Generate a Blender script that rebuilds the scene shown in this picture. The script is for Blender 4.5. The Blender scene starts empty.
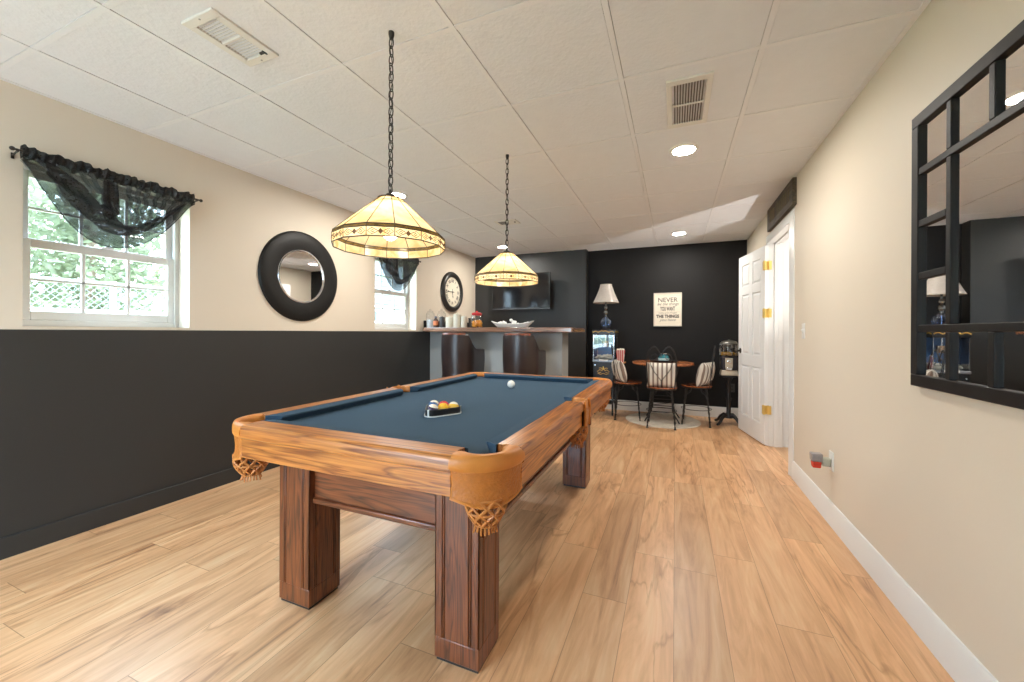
import bpy, math, random
from math import sin, cos, pi, radians, sqrt, atan2, hypot
from mathutils import Vector, Matrix
random.seed(7)
SC = bpy.context.scene
COL = SC.collection

# ------------------------------------------------------------------ materials
def new_mat(name):
    m = bpy.data.materials.new(name); m.use_nodes = True
    nt = m.node_tree
    for n in list(nt.nodes):
        nt.nodes.remove(n)
    out = nt.nodes.new('ShaderNodeOutputMaterial')
    return m, nt, out

def N(nt, typ, **kw):
    n = nt.nodes.new(typ)
    for k, v in kw.items():
        if k.startswith('i_'):
            n.inputs[k[2:].replace('_', ' ')].default_value = v
        else:
            setattr(n, k, v)
    return n

def L(nt, a, ao, b, bi):
    nt.links.new(a.outputs[ao], b.inputs[bi])

def rgba(c):
    return (c[0], c[1], c[2], 1.0)

def srgb(r, g, b):
    def f(c):
        c /= 255.0
        return c/12.92 if c <= 0.04045 else ((c+0.055)/1.055)**2.4
    return (f(r), f(g), f(b))

def principled(nt, out, **kw):
    p = nt.nodes.new('ShaderNodeBsdfPrincipled')
    for k, v in kw.items():
        p.inputs[k].default_value = v
    L(nt, p, 0, out, 'Surface')
    return p

def plain(name, col, rough=0.5, metal=0.0, noise=0.06, nscale=8.0, bump=0.0, bscale=60.0, spec=0.5, coat=0.0):
    """a surface of one colour with a little mottling of its own"""
    m, nt, out = new_mat(name)
    p = principled(nt, out, **{'Roughness': rough, 'Metallic': metal, 'Specular IOR Level': spec, 'Coat Weight': coat})
    tc = N(nt, 'ShaderNodeTexCoord')
    nz = N(nt, 'ShaderNodeTexNoise', i_Scale=nscale, i_Detail=4.0)
    L(nt, tc, 'Object', nz, 'Vector')
    mx = N(nt, 'ShaderNodeMixRGB', blend_type='MIX')
    mx.inputs[1].default_value = rgba([c*(1-noise) for c in col])
    mx.inputs[2].default_value = rgba([min(1, c*(1+noise)) for c in col])
    L(nt, nz, 'Fac', mx, 0)
    L(nt, mx, 0, p, 'Base Color')
    if bump:
        nb = N(nt, 'ShaderNodeTexNoise', i_Scale=bscale, i_Detail=3.0)
        L(nt, tc, 'Object', nb, 'Vector')
        b = N(nt, 'ShaderNodeBump', i_Strength=bump, i_Distance=0.01)
        L(nt, nb, 'Fac', b, 'Height')
        L(nt, b, 0, p, 'Normal')
    return m

def wood(name, light, mid, dark, axis='X', rough=0.35, fine=1.0, coat=0.25):
    m, nt, out = new_mat(name)
    p = principled(nt, out, **{'Roughness': rough, 'Coat Weight': coat, 'Coat Roughness': 0.2})
    tc = N(nt, 'ShaderNodeTexCoord')
    mp = N(nt, 'ShaderNodeMapping')
    a, s = 13.0*fine, 0.8*fine
    mp.inputs['Scale'].default_value = {'X': (s, a, a), 'Y': (a, s, a), 'Z': (a, a, s)}[axis]
    L(nt, tc, 'Object', mp, 'Vector')
    nz = N(nt, 'ShaderNodeTexNoise', i_Scale=1.0, i_Detail=3.0, i_Distortion=0.6)
    L(nt, mp, 0, nz, 'Vector')
    mul = N(nt, 'ShaderNodeMath', operation='MULTIPLY'); mul.inputs[1].default_value = 9.0
    L(nt, nz, 'Fac', mul, 0)
    fr = N(nt, 'ShaderNodeMath', operation='FRACT'); L(nt, mul, 0, fr, 0)
    r = N(nt, 'ShaderNodeValToRGB')
    e = r.color_ramp.elements
    e[0].position = 0.0; e[0].color = rgba(mid)
    e[1].position = 1.0; e[1].color = rgba(mid)
    x = e.new(0.45); x.color = rgba(light)
    x = e.new(0.86); x.color = rgba(dark)
    L(nt, fr, 0, r, 0)
    mp2 = N(nt, 'ShaderNodeMapping')
    a2, s2 = 160.0, 5.0
    mp2.inputs['Scale'].default_value = {'X': (s2, a2, a2), 'Y': (a2, s2, a2), 'Z': (a2, a2, s2)}[axis]
    L(nt, tc, 'Object', mp2, 'Vector')
    n2 = N(nt, 'ShaderNodeTexNoise', i_Scale=1.0, i_Detail=2.0)
    L(nt, mp2, 0, n2, 'Vector')
    r2 = N(nt, 'ShaderNodeValToRGB')
    r2.color_ramp.elements[0].position = 0.35; r2.color_ramp.elements[0].color = (0.62, 0.55, 0.5, 1)
    r2.color_ramp.elements[1].position = 0.6; r2.color_ramp.elements[1].color = (1, 1, 1, 1)
    L(nt, n2, 'Fac', r2, 0)
    mx = N(nt, 'ShaderNodeMixRGB', blend_type='MULTIPLY'); mx.inputs[0].default_value = 0.8
    L(nt, r, 0, mx, 1); L(nt, r2, 0, mx, 2)
    L(nt, mx, 0, p, 'Base Color')
    b = N(nt, 'ShaderNodeBump', i_Strength=0.12, i_Distance=0.002)
    L(nt, n2, 'Fac', b, 'Height'); L(nt, b, 0, p, 'Normal')
    return m

def glass(name, tint=(0.95, 0.97, 0.97), gloss=1.0, rough=0.0):
    """thin clear pane: transparent with a Fresnel reflection"""
    m, nt, out = new_mat(name)
    t = N(nt, 'ShaderNodeBsdfTransparent'); t.inputs[0].default_value = rgba(tint)
    g = N(nt, 'ShaderNodeBsdfGlossy'); g.inputs['Roughness'].default_value = rough
    f = N(nt, 'ShaderNodeFresnel')
    ge = N(nt, 'ShaderNodeNewGeometry'); io = N(nt, 'ShaderNodeMapRange')   # same reflection from either face of the sheet
    io.inputs['To Min'].default_value = 1.45; io.inputs['To Max'].default_value = 1/1.45
    L(nt, ge, 'Backfacing', io, 'Value'); L(nt, io, 0, f, 'IOR')
    mu = N(nt, 'ShaderNodeMath', operation='MULTIPLY'); mu.inputs[1].default_value = gloss
    L(nt, f, 0, mu, 0)
    mx = N(nt, 'ShaderNodeMixShader')
    L(nt, mu, 0, mx, 0); L(nt, t, 0, mx, 1); L(nt, g, 0, mx, 2)
    L(nt, mx, 0, out, 'Surface')
    return m

def mirror_mat(name, col=(0.86, 0.87, 0.87)):
    m, nt, out = new_mat(name)
    principled(nt, out, **{'Base Color': rgba(col), 'Metallic': 1.0, 'Roughness': 0.015})
    return m

def emit(name, col, s):
    m, nt, out = new_mat(name)
    e = N(nt, 'ShaderNodeEmission'); e.inputs[0].default_value = rgba(col); e.inputs[1].default_value = s
    L(nt, e, 0, out, 'Surface')
    return m

def sheer(name, col, alpha):
    m, nt, out = new_mat(name)
    t = N(nt, 'ShaderNodeBsdfTransparent')
    d = N(nt, 'ShaderNodeBsdfDiffuse'); d.inputs[0].default_value = rgba(col)
    tr = N(nt, 'ShaderNodeBsdfTranslucent'); tr.inputs[0].default_value = rgba([c*1.5 for c in col])
    gl = N(nt, 'ShaderNodeBsdfGlossy'); gl.inputs[0].default_value = (0.5, 0.5, 0.5, 1); gl.inputs['Roughness'].default_value = 0.45
    a = N(nt, 'ShaderNodeMixShader'); a.inputs[0].default_value = 0.35
    L(nt, d, 0, a, 1); L(nt, tr, 0, a, 2)
    b = N(nt, 'ShaderNodeMixShader'); b.inputs[0].default_value = 0.05
    L(nt, a, 0, b, 1); L(nt, gl, 0, b, 2)
    tc = N(nt, 'ShaderNodeTexCoord')
    nz = N(nt, 'ShaderNodeTexNoise', i_Scale=90.0, i_Detail=2.0)
    L(nt, tc, 'Object', nz, 'Vector')
    mr = N(nt, 'ShaderNodeMapRange')
    mr.inputs['To Min'].default_value = alpha-0.12; mr.inputs['To Max'].default_value = min(1, alpha+0.12)
    L(nt, nz, 'Fac', mr, 'Value')
    mx = N(nt, 'ShaderNodeMixShader')
    L(nt, mr, 0, mx, 0); L(nt, t, 0, mx, 1); L(nt, b, 0, mx, 2)
    L(nt, mx, 0, out, 'Surface')
    return m

def lampglass(name, c1, c2, scale=9.0, tl=0.62):
    """opalescent art glass: light passes through and glows"""
    m, nt, out = new_mat(name)
    tc = N(nt, 'ShaderNodeTexCoord')
    nz = N(nt, 'ShaderNodeTexNoise', i_Scale=scale, i_Detail=3.0, i_Distortion=1.2)
    L(nt, tc, 'Object', nz, 'Vector')
    r = N(nt, 'ShaderNodeValToRGB')
    r.color_ramp.elements[0].position = 0.35; r.color_ramp.elements[0].color = rgba(c1)
    r.color_ramp.elements[1].position = 0.65; r.color_ramp.elements[1].color = rgba(c2)
    L(nt, nz, 'Fac', r, 0)
    d = N(nt, 'ShaderNodeBsdfDiffuse'); L(nt, r, 0, d, 0)
    t = N(nt, 'ShaderNodeBsdfTranslucent'); L(nt, r, 0, t, 0)
    g = N(nt, 'ShaderNodeBsdfGlossy'); g.inputs['Roughness'].default_value = 0.15
    a = N(nt, 'ShaderNodeMixShader'); a.inputs[0].default_value = tl
    L(nt, d, 0, a, 1); L(nt, t, 0, a, 2)
    b = N(nt, 'ShaderNodeMixShader'); b.inputs[0].default_value = 0.04
    L(nt, a, 0, b, 1); L(nt, g, 0, b, 2)
    L(nt, b, 0, out, 'Surface')
    return m

def stripes(name, base, stripe, pitch, frac, axis=0, thin=None):
    m, nt, out = new_mat(name)
    p = principled(nt, out, **{'Roughness': 0.85})
    tc = N(nt, 'ShaderNodeTexCoord')
    sx = N(nt, 'ShaderNodeSeparateXYZ'); L(nt, tc, 'Object', sx, 0)
    dv = N(nt, 'ShaderNodeMath', operation='DIVIDE'); dv.inputs[1].default_value = pitch
    L(nt, sx, axis, dv, 0)
    fr = N(nt, 'ShaderNodeMath', operation='FRACT'); L(nt, dv, 0, fr, 0)
    r = N(nt, 'ShaderNodeValToRGB'); r.color_ramp.interpolation = 'CONSTANT'
    e = r.color_ramp.elements
    e[0].position = 0.0; e[0].color = rgba(stripe)
    e[1].position = frac; e[1].color = rgba(base)
    if thin:
        x = e.new(thin[0]); x.color = rgba(stripe)
        x = e.new(thin[1]); x.color = rgba(base)
    L(nt, fr, 0, r, 0); L(nt, r, 0, p, 'Base Color')
    nb = N(nt, 'ShaderNodeTexNoise', i_Scale=200.0)
    L(nt, tc, 'Object', nb, 'Vector')
    b = N(nt, 'ShaderNodeBump', i_Strength=0.2, i_Distance=0.002)
    L(nt, nb, 'Fac', b, 'Height'); L(nt, b, 0, p, 'Normal')
    return m

def floor_mat():
    """laminate planks running along Y: random stagger, plank tints, grain and knots"""
    m, nt, out = new_mat('laminate_floor')
    p = principled(nt, out, **{'Roughness': 0.36, 'Specular IOR Level': FLOOR_SPEC, 'IOR': FLOOR_IOR})
    tc = N(nt, 'ShaderNodeTexCoord')
    sep = N(nt, 'ShaderNodeSeparateXYZ'); L(nt, tc, 'Object', sep, 0)
    W, LEN = 0.19, 1.22
    def M(op, a, b=None, c=None):
        n = N(nt, 'ShaderNodeMath', operation=op)
        for i, v in enumerate((a, b, c)):
            if v is None: continue
            if isinstance(v, (int, float)): n.inputs[i].default_value = v
            else: nt.links.new(v, n.inputs[i])
        return n.outputs[0]
    xw = M('DIVIDE', sep.outputs[0], W)
    row = M('FLOOR', xw); fx = M('FRACT', xw)
    wn = N(nt, 'ShaderNodeTexWhiteNoise', noise_dimensions='1D'); nt.links.new(row, wn.inputs['W'])
    yy = M('ADD', M('DIVIDE', sep.outputs[1], LEN), M('MULTIPLY', wn.outputs['Value'], 7.3))
    col = M('FLOOR', yy); fy = M('FRACT', yy)
    cv = N(nt, 'ShaderNodeCombineXYZ'); nt.links.new(row, cv.inputs[0]); nt.links.new(col, cv.inputs[1])
    wn2 = N(nt, 'ShaderNodeTexWhiteNoise', noise_dimensions='2D'); L(nt, cv, 0, wn2, 'Vector')
    # grain
    off = N(nt, 'ShaderNodeVectorMath', operation='MULTIPLY_ADD')
    L(nt, wn2, 'Color', off, 0); off.inputs[1].default_value = (30, 30, 30); L(nt, tc, 'Object', off, 2)
    mp = N(nt, 'ShaderNodeMapping'); mp.inputs['Scale'].default_value = (11, 1.3, 1); L(nt, off, 0, mp, 0)
    g1 = N(nt, 'ShaderNodeTexNoise', i_Scale=1.0, i_Detail=6.0, i_Distortion=1.3, i_Roughness=0.62); L(nt, mp, 0, g1, 'Vector')
    mp2 = N(nt, 'ShaderNodeMapping'); mp2.inputs['Scale'].default_value = (70, 3.0, 1); L(nt, off, 0, mp2, 0)
    g2 = N(nt, 'ShaderNodeTexNoise', i_Scale=1.0, i_Detail=3.0); L(nt, mp2, 0, g2, 'Vector')
    r = N(nt, 'ShaderNodeValToRGB'); e = r.color_ramp.elements
    e[0].position = 0.25; e[0].color = rgba(srgb(140, 96, 62))
    e[1].position = 0.72; e[1].color = rgba(srgb(232, 192, 144))
    x = e.new(0.36); x.color = rgba(srgb(200, 148, 100))
    x = e.new(0.5); x.color = rgba(srgb(220, 168, 118))
    L(nt, g1, 'Fac', r, 0)
    hs = N(nt, 'ShaderNodeHueSaturation')
    hs.inputs['Saturation'].default_value = 0.95
    nt.links.new(M('MULTIPLY_ADD', wn2.outputs['Value'], 0.26, 0.86), hs.inputs['Value'])
    L(nt, r, 0, hs, 'Color')
    fine = N(nt, 'ShaderNodeValToRGB')
    fine.color_ramp.elements[0].position = 0.3; fine.color_ramp.elements[0].color = (0.9, 0.87, 0.84, 1)
    fine.color_ramp.elements[1].position = 0.62; fine.color_ramp.elements[1].color = (1, 1, 1, 1)
    L(nt, g2, 'Fac', fine, 0)
    mx = N(nt, 'ShaderNodeMixRGB', blend_type='MULTIPLY'); mx.inputs[0].default_value = 0.8
    L(nt, hs, 0, mx, 1); L(nt, fine, 0, mx, 2)
    # dark veins
    mp3 = N(nt, 'ShaderNodeMapping'); mp3.inputs['Scale'].default_value = (6.0, 0.75, 1); L(nt, off, 0, mp3, 0)
    g3 = N(nt, 'ShaderNodeTexNoise', i_Scale=1.0, i_Detail=5.0, i_Distortion=0.8); L(nt, mp3, 0, g3, 'Vector')
    vein = M('ABSOLUTE', M('SUBTRACT', g3.outputs['Fac'], 0.5))
    vr = N(nt, 'ShaderNodeValToRGB')
    vr.color_ramp.elements[0].position = 0.0; vr.color_ramp.elements[0].color = (0.74, 0.67, 0.61, 1)
    vr.color_ramp.elements[1].position = 0.022; vr.color_ramp.elements[1].color = (1, 1, 1, 1)
    nt.links.new(vein, vr.inputs[0])
    mxv = N(nt, 'ShaderNodeMixRGB', blend_type='MULTIPLY')
    nt.links.new(M('GREATER_THAN', wn2.outputs['Value'], 0.55), mxv.inputs[0])
    L(nt, mx, 0, mxv, 1); L(nt, vr, 0, mxv, 2)
    # seams
    ex = M('MINIMUM', fx, M('SUBTRACT', 1.0, fx)); ey = M('MINIMUM', fy, M('SUBTRACT', 1.0, fy))
    sx_ = M('LESS_THAN', M('MULTIPLY', ex, W), 0.0011); sy_ = M('LESS_THAN', M('MULTIPLY', ey, LEN), 0.0013)
    seam = M('MAXIMUM', sx_, sy_)
    mx2 = N(nt, 'ShaderNodeMixRGB', blend_type='MULTIPLY'); mx2.inputs[2].default_value = (0.55, 0.48, 0.42, 1)
    nt.links.new(seam, mx2.inputs[0]); L(nt, mxv, 0, mx2, 1)
    L(nt, mx2, 0, p, 'Base Color')
    b = N(nt, 'ShaderNodeBump', i_Strength=0.05, i_Distance=0.002)
    L(nt, g2, 'Fac', b, 'Height'); L(nt, b, 0, p, 'Normal')
    return m

# ------------------------------------------------------------------ mesh helper
class MB:
    def __init__(self):
        self.v = []; self.f = []
    def add(self, vs, fs, T=None):
        o = len(self.v)
        for p in vs:
            p = Vector(p)
            if T is not None: p = T @ p
            self.v.append(tuple(p))
        for f in fs:
            self.f.append([i+o for i in f])
        return self
    def box(self, x0, x1, y0, y1, z0, z1, T=None):
        vs = [(x0,y0,z0),(x1,y0,z0),(x1,y1,z0),(x0,y1,z0),(x0,y0,z1),(x1,y0,z1),(x1,y1,z1),(x0,y1,z1)]
        fs = [(0,3,2,1),(4,5,6,7),(0,1,5,4),(1,2,6,5),(2,3,7,6),(3,0,4,7)]
        return self.add(vs, fs, T)
    def frust(self, c0, s0, z0, c1, s1, z1, T=None):
        vs = []
        for c, s, z in ((c0, s0, z0), (c1, s1, z1)):
            for sx, sy in ((-1,-1),(1,-1),(1,1),(-1,1)):
                vs.append((c[0]+sx*s[0]/2, c[1]+sy*s[1]/2, z))
        fs = [(0,3,2,1),(4,5,6,7),(0,1,5,4),(1,2,6,5),(2,3,7,6),(3,0,4,7)]
        return self.add(vs, fs, T)
    def lathe(self, prof, c=(0,0,0), n=32, T=None, a0=0.0, a1=2*pi, cap=True, closed=False):
        full = abs(a1-a0-2*pi) < 1e-6
        k = n if full else n+1
        vs, fs = [], []
        for r, z in prof:
            for i in range(k):
                a = a0+(a1-a0)*i/n
                vs.append((c[0]+max(r, 1e-5)*cos(a), c[1]+max(r, 1e-5)*sin(a), c[2]+z))
        m = len(prof)
        rng = m if closed else m-1
        for j in range(rng):
            j2 = (j+1) % m
            for i in range(n):
                i2 = (i+1) % k
                fs.append((j*k+i, j*k+i2, j2*k+i2, j2*k+i))
        if cap and full and not closed:
            fs.append(tuple(reversed(range(k))))
            fs.append(tuple((m-1)*k+i for i in range(k)))
        return self.add(vs, fs, T)
    def cyl(self, p0, p1, r0, r1=None, n=16):
        if r1 is None: r1 = r0
        p0, p1 = Vector(p0), Vector(p1)
        d = p1-p0; ln = d.length
        T = Matrix.Translation(p0) @ d.to_track_quat('Z', 'Y').to_matrix().to_4x4()
        return self.lathe([(r0, 0), (r1, ln)], n=n, T=T)
    def ball(self, c, r, n=24, m=14, s=(1,1,1), T=None):
        vs, fs = [], []
        for j in range(1, m):
            t = pi*j/m
            for i in range(n):
                a = 2*pi*i/n
                vs.append((c[0]+s[0]*r*sin(t)*cos(a), c[1]+s[1]*r*sin(t)*sin(a), c[2]+s[2]*r*cos(t)))
        top = len(vs); vs.append((c[0], c[1], c[2]+s[2]*r)); bot = top+1; vs.append((c[0], c[1], c[2]-s[2]*r))
        for j in range(m-2):
            for i in range(n):
                i2 = (i+1) % n
                fs.append((j*n+i, (j+1)*n+i, (j+1)*n+i2, j*n+i2))
        for i in range(n):
            i2 = (i+1) % n
            fs.append((top, i, i2)); fs.append((bot, (m-2)*n+i2, (m-2)*n+i))
        return self.add(vs, fs, T)
    def tube(self, pts, r, n=8, closed=False, T=None, radii=None):
        P = [Vector(p) for p in pts]; k = len(P)
        vs, fs = [], []
        up = None
        for i in range(k):
            if closed: t = P[(i+1) % k]-P[i-1]
            else: t = P[min(i+1, k-1)]-P[max(i-1, 0)]
            t.normalize()
            if up is None:
                up = Vector((0,0,1)) if abs(t.z) < 0.9 else Vector((1,0,0))
            s = t.cross(up)
            if s.length < 1e-6: s = t.orthogonal()
            s.normalize(); up = s.cross(t).normalized()
            rr = radii[i] if radii else r
            for j in range(n):
                a = 2*pi*j/n
                vs.append(P[i]+s*cos(a)*rr+up*sin(a)*rr)
        rng = k if closed else k-1
        for i in range(rng):
            i2 = (i+1) % k
            for j in range(n):
                j2 = (j+1) % n
                fs.append((i*n+j, i*n+j2, i2*n+j2, i2*n+j))
        if not closed:
            fs.append(tuple(reversed(range(n)))); fs.append(tuple((k-1)*n+j for j in range(n)))
        return self.add(vs, fs, T)
    def prism(self, poly, h0, h1, T=None):
        """polygon in XY extruded from h0 to h1"""
        k = len(poly)
        vs = [(x, y, h0) for x, y in poly]+[(x, y, h1) for x, y in poly]
        fs = [tuple(reversed(range(k))), tuple(range(k, 2*k))]
        for i in range(k):
            i2 = (i+1) % k
            fs.append((i, i2, k+i2, k+i))
        return self.add(vs, fs, T)
    def surf(self, fn, nu, nv, wrap=False, thick=0.0):
        vs, fs = [], []
        for j in range(nv+1):
            for i in range(nu+(0 if wrap else 1)):
                vs.append(fn(i/nu, j/nv))
        k = nu if wrap else nu+1
        for j in range(nv):
            for i in range(nu):
                i2 = (i+1) % k
                fs.append((j*k+i, j*k+i2, (j+1)*k+i2, (j+1)*k+i))
        return self.add(vs, fs)
    def sweep(self, prof, path, closed=False, T=None):
        """2-D profile (offset to the right, height) swept along a horizontal path of (x, y)"""
        k = len(path); n = len(prof); vs, fs = [], []
        for i in range(k):
            a = Vector(path[i-1] if (i > 0 or closed) else path[i]); b = Vector(path[(i+1) % k] if (i < k-1 or closed) else path[i])
            t = (b-a).normalized(); nx, ny = t.y, -t.x
            for o, h in prof:
                vs.append((path[i][0]+nx*o, path[i][1]+ny*o, h))
        rng = k if closed else k-1
        for i in range(rng):
            i2 = (i+1) % k
            for j in range(n):
                j2 = (j+1) % n
                fs.append((i*n+j, i*n+j2, i2*n+j2, i2*n+j))
        if not closed:
            fs.append(tuple(reversed(range(n)))); fs.append(tuple((k-1)*n+j for j in range(n)))
        return self.add(vs, fs, T)
    def build(self, name, mat, parent=None, bevel=0.0, segs=2, smooth=40, solid=0.0, subsurf=0):
        me = bpy.data.meshes.new(name)
        me.from_pydata(self.v, [], self.f); me.update()
        import bmesh
        bm = bmesh.new(); bm.from_mesh(me)
        bmesh.ops.recalc_face_normals(bm, faces=bm.faces)
        bm.to_mesh(me); bm.free()
        me.materials.append(mat)
        if smooth:
            me.shade_smooth()
            me.set_sharp_from_angle(angle=radians(smooth))
        o = bpy.data.objects.new(name, me); COL.objects.link(o)
        if parent is not None: o.parent = parent
        if solid:
            md = o.modifiers.new('thickness', 'SOLIDIFY'); md.thickness = solid; md.offset = 0
        if bevel:
            md = o.modifiers.new('bevel', 'BEVEL'); md.width = bevel; md.segments = segs; md.limit_method = 'ANGLE'
            md.angle_limit = radians(40); md.harden_normals = False
        if subsurf:
            md = o.modifiers.new('sub', 'SUBSURF'); md.levels = subsurf; md.render_levels = subsurf
        return o

def thing(name, label, cat, loc=(0,0,0), rotz=0.0, group=None):
    o = bpy.data.objects.new(name, None); COL.objects.link(o)
    o.empty_display_size = 0.05
    o.location = loc; o.rotation_euler = (0, 0, rotz)
    return tag(o, label, cat, group)

def tag(o, label, cat, group=None, kind=None):
    o['label'] = label; o['category'] = cat
    if group: o['group'] = group
    if kind: o['kind'] = kind
    return o

def struct(o, label=None, cat=None):
    o['kind'] = 'structure'
    if label: o['label'] = label
    if cat: o['category'] = cat
    return o

def copy_tree(o, parent=None, label=None, loc=None, rotz=None):
    c = o.copy(); COL.objects.link(c)
    if parent is not None: c.parent = parent
    if label: c['label'] = label
    if loc is not None: c.location = loc
    if rotz is not None: c.rotation_euler = (0, 0, rotz)
    for ch in list(o.children):
        copy_tree(ch, c)
    return c

def text_geo(mb, body, size, center, width=None, T=None, shear=0.0, weight=0.0, extrude=0.0006):
    """letters of one line laid flat in the XY plane, centred on center; T carries them into place"""
    cu = bpy.data.curves.new('txt', 'FONT'); cu.body = body; cu.size = size
    cu.align_x = 'CENTER'; cu.align_y = 'CENTER'; cu.shear = shear; cu.offset = weight; cu.extrude = extrude
    cu.resolution_u = 3
    ob = bpy.data.objects.new('txt', cu); COL.objects.link(ob)
    dg = bpy.context.evaluated_depsgraph_get()
    me = bpy.data.meshes.new_from_object(ob.evaluated_get(dg))
    xs = [v.co.x for v in me.vertices]
    sc = 1.0
    if width and xs: sc = width/(max(xs)-min(xs))
    ys = [v.co.y for v in me.vertices]; yc = (max(ys)+min(ys))/2 if ys else 0
    vs = [(v.co.x*sc+center[0], (v.co.y-yc)+center[1], v.co.z) for v in me.vertices]
    fs = [tuple(p.vertices) for p in me.polygons]
    mb.add(vs, fs, T)
    bpy.data.objects.remove(ob); bpy.data.curves.remove(cu); bpy.data.meshes.remove(me)

# ------------------------------------------------------------------ tuning
EXPOSURE = 1.4
SKY = 6.2
CAN = 172.0
PEND = 1.15
FLOOR_SPEC, FLOOR_IOR = 0.75, 1.5

# ------------------------------------------------------------------ camera (measured from the photograph's vanishing points)
F, YAW, ROLL, CZ = 394.25, .3926, .0051, 1.172
A = Matrix(((cos(YAW), sin(YAW), 0), (0, 0, -1), (-sin(YAW), cos(YAW), 0)))
Q = Matrix(((cos(ROLL), -sin(ROLL), 0), (sin(ROLL), cos(ROLL), 0), (0, 0, 1)))
Mc = Q @ A
cam = bpy.data.cameras.new('camera'); cam.sensor_width = 36.0; cam.lens = 36.0*F/1024
cam.shift_y = -9.06/1024; cam.clip_start = 0.01
co = bpy.data.objects.new('camera', cam); COL.objects.link(co)
R3 = Matrix((Mc[0], -Mc[1], -Mc[2])).transposed()
co.matrix_world = Matrix.Translation((0, 0, CZ)) @ R3.to_4x4()
SC.camera = co
SC.view_settings.view_transform = 'Standard'; SC.view_settings.look = 'None'
SC.view_settings.gamma = 1.0; SC.view_settings.use_curve_mapping = False
SC.view_settings.exposure = EXPOSURE

# ------------------------------------------------------------------ material library
M_cream = plain('cream_paint', srgb(219, 207, 189), 0.55, noise=0.015, nscale=2, bump=0.05, bscale=140)
M_dark = plain('charcoal_paint', srgb(44, 44, 43), 0.5, noise=0.05, nscale=2.5, bump=0.04, bscale=120)
M_black = plain('black_paint', srgb(27, 26, 26), 0.62, noise=0.05, nscale=2.5, bump=0.04, bscale=120, spec=.22)
M_trim = plain('white_trim_paint', srgb(226, 225, 222), 0.32, noise=0.01)
M_door = plain('white_door_paint', srgb(232, 232, 231), 0.35, noise=0.01)
M_tile = plain('ceiling_tile_face', srgb(231, 232, 235), 0.9, noise=0.03, nscale=14, bump=0.25, bscale=55)
M_tee = plain('ceiling_tee_paint', srgb(234, 234, 236), 0.5, noise=0.01)
M_void = plain('plenum_shadow', (0.05, 0.048, 0.045), 0.9)
M_floor = floor_mat()
OAK = (srgb(204, 132, 62), srgb(188, 114, 50), srgb(138, 76, 32))
M_oakX = wood('honey_oak_across', *OAK, axis='X')
M_oakY = wood('honey_oak_lengthwise', *OAK, axis='Y')
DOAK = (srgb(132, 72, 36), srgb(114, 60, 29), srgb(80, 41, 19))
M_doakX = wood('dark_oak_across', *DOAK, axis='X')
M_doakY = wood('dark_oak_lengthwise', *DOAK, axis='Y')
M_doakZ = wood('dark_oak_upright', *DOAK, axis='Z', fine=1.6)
M_felt = plain('blue_felt', srgb(57, 80, 100), 0.95, noise=0.06, nscale=5, bump=0.2, bscale=600, spec=0.2)
M_leather = plain('tan_leather', srgb(206, 130, 56), 0.42, noise=0.12, nscale=30, bump=0.1, bscale=150)
M_black_metal = plain('black_iron', (0.018, 0.017, 0.017), 0.4, metal=0.0, noise=0.1)
M_bronze = plain('dark_bronze', (0.05, 0.042, 0.036), 0.38, metal=0.7)
M_frame = plain('black_frame_lacquer', (0.014, 0.013, 0.013), 0.5, noise=0.08, spec=.25)
M_mirror = mirror_mat('silvered_mirror')
M_pane = glass('window_pane')
M_jar = glass('jar_glass', (0.955, 0.965, 0.97), 1.8, 0.03)
M_vinyl = plain('white_vinyl', srgb(214, 211, 208), 0.4, noise=0.01)
M_brass = plain('polished_brass', srgb(236, 204, 118), 0.32, metal=.55)
M_white = plain('white_plastic', srgb(228, 226, 220), 0.4, noise=0.01)
M_bounce_slab = plain('bounce_slab_concrete', srgb(150, 146, 138), .85, noise=.05, nscale=2)
M_chrome = plain('chrome', (0.75, 0.75, 0.76), 0.18, metal=1.0)

# ------------------------------------------------------------------ ROOM SHELL
XL, XR, YB, YL, YF, H = -3.17, 0.893, 6.15, 6.0, -1.5, 2.44
XC = -1.262     # corner of the bulkhead behind the bar
LEDGE = 1.172
struct(MB().box(XL-0.25, 2.6, YF-0.1, YB+0.1, -0.1, 0.0).build('floor', M_floor, smooth=0))
# wall: left, dark below and cream above with two windows
WINS = ((0.93, 1.70), (3.56, 4.335))
WZ0, WZ1 = 1.19, 2.09
mb = MB()
ys = [YF] + [v for w in WINS for v in w] + [YB]
for i in range(0, len(ys), 2):
    mb.box(XL-0.22, XL, ys[i], ys[i+1], LEDGE, H+0.15)
for a, b in WINS:
    mb.box(XL-0.22, XL, a, b, LEDGE, WZ0); mb.box(XL-0.22, XL, a, b, WZ1, H+0.15)
wl = struct(mb.build('wall_left', M_cream, smooth=0))
struct(MB().box(XL-0.22, XL+0.004, YF, YB, 0, LEDGE).build('wall_left_dado', M_dark, smooth=0))
struct(MB().box(XL+0.004, XL+0.016, YF, 4.6, 0, 0.11).build('baseboard_left', M_dark, bevel=0.004))
# wall: back, with the bulkhead section that stands proud at the left
struct(MB().box(XC, XR+0.02, YB, YB+0.12, 0, H+0.15).build('wall_back', M_black, smooth=0))
struct(MB().box(XL, XC, YL, YB+0.12, 0, H+0.15).build('wall_back_bulkhead', M_dark, smooth=0))
struct(MB().box(XC, XR, YB-0.015, YB, 0, 0.135).box(XC, XR, YB-0.011, YB, 0.135, 0.15).build('baseboard_back', M_trim, bevel=0.003))
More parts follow.
